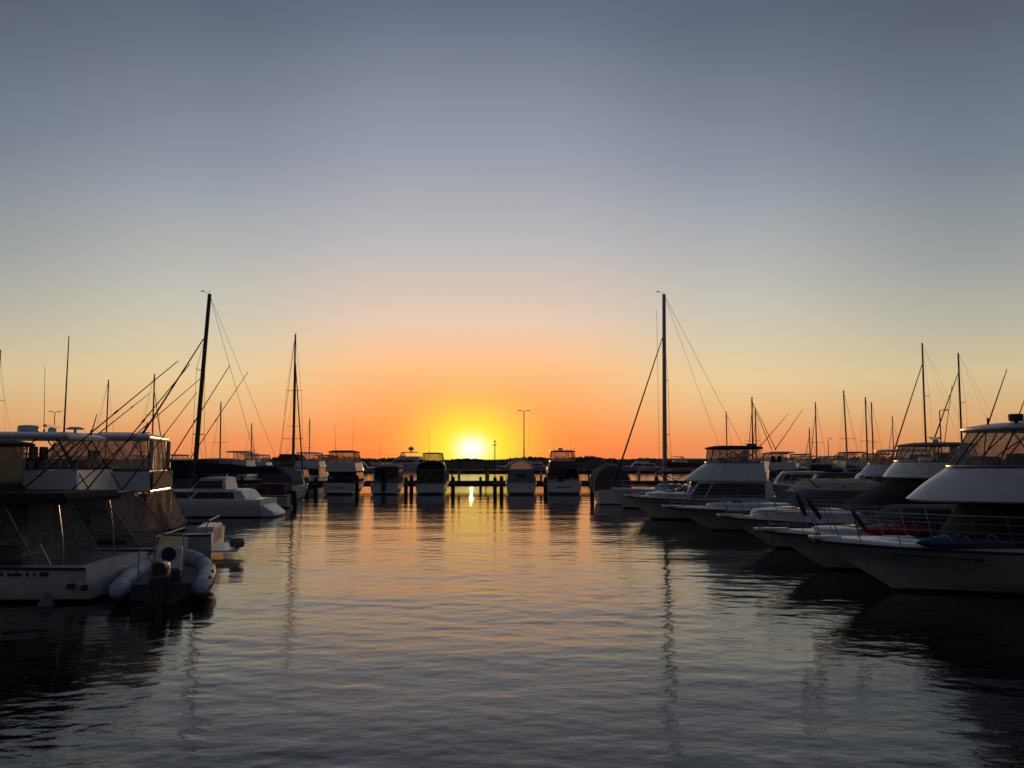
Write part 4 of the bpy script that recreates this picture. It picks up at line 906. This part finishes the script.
sc_ = MB().add(vs, fs).build('shore_scrub', mat('scrub_leaves', (.05, .06, .03), .9, noise=.4, nscale=.8), None, smooth=False); tag(sc_, 'dark coastal scrub covering the far shore', kind='stuff')
# ================================================================== boats beyond, built once per kind and copied
def lowres_fly(top='black', canv='clearo', hm='gel'):
    return motorboat('flybridge_cruiser', (0, 0, 0), 0, 'x', 'motor boat', dict(L=11, B=3.8, zb=1.6, zs=1.15, rake=1.4, n=10,
        saloon=(1.5, 7.6, 6.6, 3.2, 1.1, 2.5), win_v=(.35, .85), hullm=hm, fly=(1.4, 6.6, 5.8, 3.2, 2.5, 3.25), top=(1.4, 5.2, 2.8, 4.35, .14, top), curt=canv, curt_n=4, curt_u=(.15, .85), seats=0, legs=(.05, .3), platform=(.6, .3)))
def lowres_sedan(salm='white', hm='gel'):
    return motorboat('sedan_cruiser', (0, 0, 0), 0, 'x', 'motor boat', dict(L=9.5, B=3.3, zb=1.5, zs=1.05, rake=1.3, n=10, hullm=hm,
        saloon=(1.0, 6.6, 5.4, 2.8, 1.0, 2.75), salm=salm, win_v=(.4, .85), rail=(.35, .97, .6, 5, 1, .05, 'bow_rail', .025, .2), cock=0))
def lowres_yacht():
    o = motorboat('motor_yacht', (0, 0, 0), 0, 'x', 'motor yacht', dict(L=21, B=5.6, zb=3.0, zs=2.2, rake=2.5, n=12, ports=(.4, .5, .6, .7), ports_z=.6, port_w=.6,
        saloon=(2.5, 15, 13, 4.8, 2.2, 4.5), win_v=(.35, .8), fly=(2.5, 13.5, 11.5, 4.8, 4.5, 5.6), top=(4.0, 10.5, 4.2, 7.4, .3, 'roof'), curt='clearo', curt_u=(.2, .8), curt_n=4, seats=1, platform=(1.2, .5)))
    for x_, y_ in ((6.5, 1.1), (6.5, -1.1)): MB().lathe((x_, y_, 7.5), [(.2, 0), (.22, .8), (.6, .9), (.85, 1.4), (.7, 2.0), (.2, 2.3)], 12).build('satellite_dome', 'roof', o)
    MB().tube([(7, 0, 7.4), (6.6, 0, 10.6)], .1, 5).build('signal_mast', 'white', o)
    return o
def retag(o, name, label, x, y, rz, grp, z=0):
    o.location = (x, y, z); o.rotation_euler = (0, 0, rz); o['label'] = label; o['group'] = grp; k = random.uniform(.86, 1.1) if name != 'my' else 1.0; o.scale = (k, k, k*random.uniform(.92, 1.06)); return o
proto = {'fb': lowres_fly('black'), 'fw': lowres_fly('roof'), 'fd': lowres_fly('navy', hm='gel_dark'), 'se': lowres_sedan(), 'sc': lowres_sedan('slate'), 'my': lowres_yacht()}
used = set()
def put(kind, px, Y_, rz, label, grp, side_on=False):
    o = proto[kind]
    if kind in used: o = copy_tree(o)
    used.add(kind)
    x = (px-512)/F*Y_*1.0; Lh = {'f': 11, 's': 9.5, 'm': 21}[kind[0]]
    d = Vector((math.cos(R(rz)), math.sin(R(rz)))); x0, y0 = x-d.x*Lh/2, Y_-(d.y*Lh/2 if side_on else (0 if d.y > 0 else d.y*Lh))
    return retag(o, kind, label, x0, y0, R(rz), grp)
GL, GR, GC = 'boats moored beyond the motor sailer', 'boats crowded behind the right row', 'boats along the far shore'
for a in [
    ('fw', 180, 104, 84, 'far flybridge boat seen just right of the sunlit curtains', GL), ('se', 197, 100, 96, 'far cabin boat directly left of the motor sailer mast foot', GL),
    ('fw', 214, 108, 90, 'far white-topped flybridge boat directly right of the motor sailer mast', GL), ('fb', 234, 112, 88, 'far black-topped flybridge boat above the forward half of the navy boom cover', GL),
    ('fw', 253, 118, 92, 'far white-topped flybridge boat under the short mast with a side light', GL), ('sc', 268, 104, 90, 'far grey cabin boat at the left foot of the pitched roof', GL),
    ('fw', 305, 108, 90, 'far flybridge boat between the pitched roof and leftmost stern-on cruiser', GL), ('se', 291, 99, 90, 'low far cabin boat below the pitched roof', GL),
    ('fb', 8, 92, 90, 'far flybridge boat glimpsed through the frame of the left fishing boats, outer', GL), ('fw', 60, 96, 90, 'far flybridge boat glimpsed through the hardtop legs below the radar', GL), ('se', 95, 98, 90, 'far cabin boat glimpsed between the two pale hardtops', GL), ('fw', 135, 100, 90, 'far flybridge boat glimpsed through the sunlit curtains', GL),
    ('fw', 764, 104, 92, 'far white flybridge boat at the foot of the leftmost crossed poles', GR), ('fb', 783, 109, 86, 'far black-topped flybridge boat behind the crossed poles', GR), ('se', 798, 104, 90, 'far white cabin boat below the short dark mast', GR),
    ('fw', 812, 112, 90, 'far flybridge boat at the foot of the mast right of the crossed poles', GR), ('sc', 824, 106, 88, 'far grey cabin boat below the small single-headed lamp', GR), ('fw', 838, 110, 90, 'far flybridge boat below the slanting mast', GR),
    ('fd', 860, 106, 90, 'far navy-hulled flybridge boat behind the two close masts', GR), ('fb', 884, 112, 92, 'far black-topped flybridge boat under the short mast near the black screen cover', GR), ('se', 903, 103, 90, 'far cabin boat partly hidden by the bridge with drapes', GR),
    ('fw', 745, 116, 90, 'far flybridge boat peeping out right of the black canopy', GR),
    ('se', 773, 138, 90, 'small distant cabin boat between two flybridge boats near the crossed poles', GR), ('fw', 790, 150, 90, 'small distant flybridge boat in the gap left of the stubby dark mast', GR), ('fb', 805, 145, 90, 'small distant black-topped boat at the stubby dark mast', GR),
    ('se', 831, 150, 90, 'small distant cabin boat in the gap below the small lamp', GR), ('fw', 851, 142, 90, 'small distant flybridge boat left of the two close masts', GR), ('fw', 874, 150, 90, 'small distant flybridge boat right of the two close masts', GR), ('se', 893, 140, 90, 'small distant cabin boat at the foot of the short right mast', GR),
    ('fb', 171, 128, 90, 'small distant black-topped boat against the curtains at left', GL), ('se', 224, 140, 90, 'small distant cabin boat behind the leaning outrigger at the tall left mast', GL), ('fw', 245, 150, 90, 'small distant flybridge boat between two white-topped ones at left', GL), ('fb', 320, 150, 90, 'small distant black-topped boat left of the arched clear bridge canopy', GL)]: put(*a)
put('fw', 868, 66, 176, 'larger white flybridge boat broadside in front of the two close masts', GR, True)
put('sc', 815, 74, 181, 'low grey cabin boat broadside just above the beige canopy', GR, True)
put('se', 782, 84, 183, 'low white cabin boat broadside beyond the teal canvas', GR, True)
put('my', 402, 340, 170, 'largest far yacht with twin satellite domes, just left of the sun', GC, True)
put('fw', 362, 250, 10, 'far boat showing right of the arched clear bridge canopy', GC, True)
put('fb', 383, 300, 10, 'small far boat above the low second stern-on cruiser', GC, True)
put('fw', 512, 300, 175, 'small far cruiser right of the thin pole by the sun', GC, True)
put('fb', 540, 330, 5, 'far boat with dark top below the twin-headed lamp', GC, True)
put('fw', 555, 290, 182, 'far boat showing left of the rightmost stern-on cruiser bridge', GC, True)
put('fw', 637, 300, 178, 'far flybridge boat left of the tall right mast', GC, True)
put('se', 652, 290, 2, 'far cabin boat touching the tall right mast', GC, True)
put('fb', 683, 310, 4, 'far boat between the tall right mast and black canopy', GC, True)
put('se', 698, 290, 178, 'far low boat just left of the clear bridge curtains', GC, True)
for k, o in proto.items():
    if k not in used: print('unused', k)
# sailing boats beyond: mast pixel, top pixel, distance, heading
SB = [(1, 350, 74, 90, 'yacht whose mast rises at the left picture edge', .0), (109, 380, 92, 90, 'yacht mast rising behind the radar end of the pale hardtop', .0), (155, 374, 84, 90, 'yacht mast rising behind the second pale hardtop', .0),
      (222, 402, 122, 92, 'distant yacht with bare mast right of the motor sailer mast', .5), (252, 423, 150, 90, 'distant yacht with very short thin mast left of the pitched roof', .1), (296, 366, 118, 90, 'distant yacht with mast doubled behind the tall left mast', .0), (310, 418, 165, 90, 'distant yacht with short mast above the leftmost stern-on cruiser', .1),
      (726, 412, 146, 90, 'distant yacht with short mast above the black canopy', .1), (751, 397, 112, 88, 'distant yacht with slanting mast at the right end of the black canopy', .5), (755, 409, 138, 90, 'distant yacht mast close right of the slanting one', .2),
      (809, 428, 140, 90, 'distant yacht with the stubby dark mast', .0), (815, 402, 122, 90, 'distant yacht with thick pale mast right of the crossed poles', .0), (845, 390, 101, 88, 'yacht with mast leaning left beyond the small lamp', -.5),
      (865, 397, 112, 90, 'distant yacht with left mast of a close pair', .0), (871, 402, 122, 90, 'distant yacht with right mast of a close pair', .0), (892, 416, 160, 90, 'distant yacht with short mast above the black screen cover', .0),
      (921, 343, 76, 178, 'yacht with tallest mast on the far right and dark furled sail', .1), (957, 353, 74, 176, 'yacht with tall mast rising behind the nearest cruiser hardtop', .1)]
for px_, yt, Y_, rz, lb, lean in SB:
    t_ = at(px_, yt, Y_); fine = Y_ < 90; Lh = 10 if fine else 9
    d = Vector((math.cos(R(rz)), math.sin(R(rz)))); mx_ = Lh*.6
    o = sailboat('sailing_yacht', (t_.x-d.x*mx_, Y_-d.y*mx_, 0), R(rz), lb, Lh=Lh, B=3.1, mh=t_.z, mx=mx_, group='sailing yachts moored beyond', fine=False, cover=random.choice(['navy', 'black', 'grey']), furl=('black' if rz > 170 else ('navy' if random.random() < .5 else None)), mr=.10 if Y_ < 100 else .12, mastm=random.choice(['alu', 'mastdark', 'mastdark']), spreaders=(.45,) if not fine else (.33, .62), boom=4.0, rake_=lean if lean else .1)
# game boat outrigger poles crossing in the background
gb = motorboat('game_fishing_boat', ((774-512)/F*96, 92, 0), R(90), 'far game fishing boat whose thin crossed poles stand against the sky', 'motor boat', dict(L=11, B=3.8, zb=1.6, zs=1.15, rake=1.4, n=10,
        saloon=(1.5, 7.6, 6.6, 3.2, 1.1, 2.5), win_v=(.35, .85), fly=(1.4, 6.6, 5.8, 3.2, 2.5, 3.25), top=(1.4, 5.2, 2.8, 4.35, .14, 'roof'), curt='clearo', curt_n=4, curt_u=(.15, .85), legs=(.05, .3)))
for a, b in (((757, 450), (788, 414)), ((775, 450), (803, 409)), ((776, 450), (753, 403)), ((772, 450), (751, 400))): stick(gb, loc_at(gb, *a, 95), loc_at(gb, *b, 96), .05)
# boathouse with a pitched roof
bh = empty('boathouse', ((293-512)/F*165, 165, 0)); tag(bh, 'small building with dark pitched roof behind the tall left mast', 'boathouse')
MB().box(-2.2, 2.2, -2.5, 2.5, -.5, 3.3).build('wall', 'cream', bh)
MB().rings([[(-2.6, y_, 3.302), (-1.6, y_, 4.75), (1.2, y_, 4.75), (2.7, y_, 3.302)] for y_ in (-2.9, 2.9)]).build('roof', 'rooft', bh)
MB().box(-.5, .5, -2.56, -2.5, 1.2, 3.0).build('door', 'glass', bh)
MB().box(1.0, 1.8, -2.56, -2.5, 1.8, 2.7).build('window', 'glass', bh)
MB().box(-3.2, 3.2, -3.6, 3.6, -1.0, 1.15).build('platform', 'wood', bh)
# inner side piles and walkways
jetty('jetty', -58, -25.6, 98.2, 2.0, 1.2, 'jetty running left behind the motor sailer towards the fishing boats')
for i, (px_, Y_, lb) in enumerate([(746, 92, 'under the black canopy stern'), (757, 90, 'left of the beige canopy'), (771, 92, 'above the left end of the beige canopy'), (790, 92, 'above the middle of the beige canopy'), (806, 92, 'above the right end of the beige canopy'), (847, 90, 'left of the broadside flybridge boat'), (272, 80, 'beside the red canvas boat'), (284, 76, 'between the red canvas boat and the dark covered yacht')]):
    p = at(px_, 480, Y_); o = copy_tree(pile0); o.location = (p.x, Y_, .35 if px_ > 700 else .2); tag(o, 'dark mooring pile '+lb, 'mooring pile', 'mooring piles among the crowded boats')
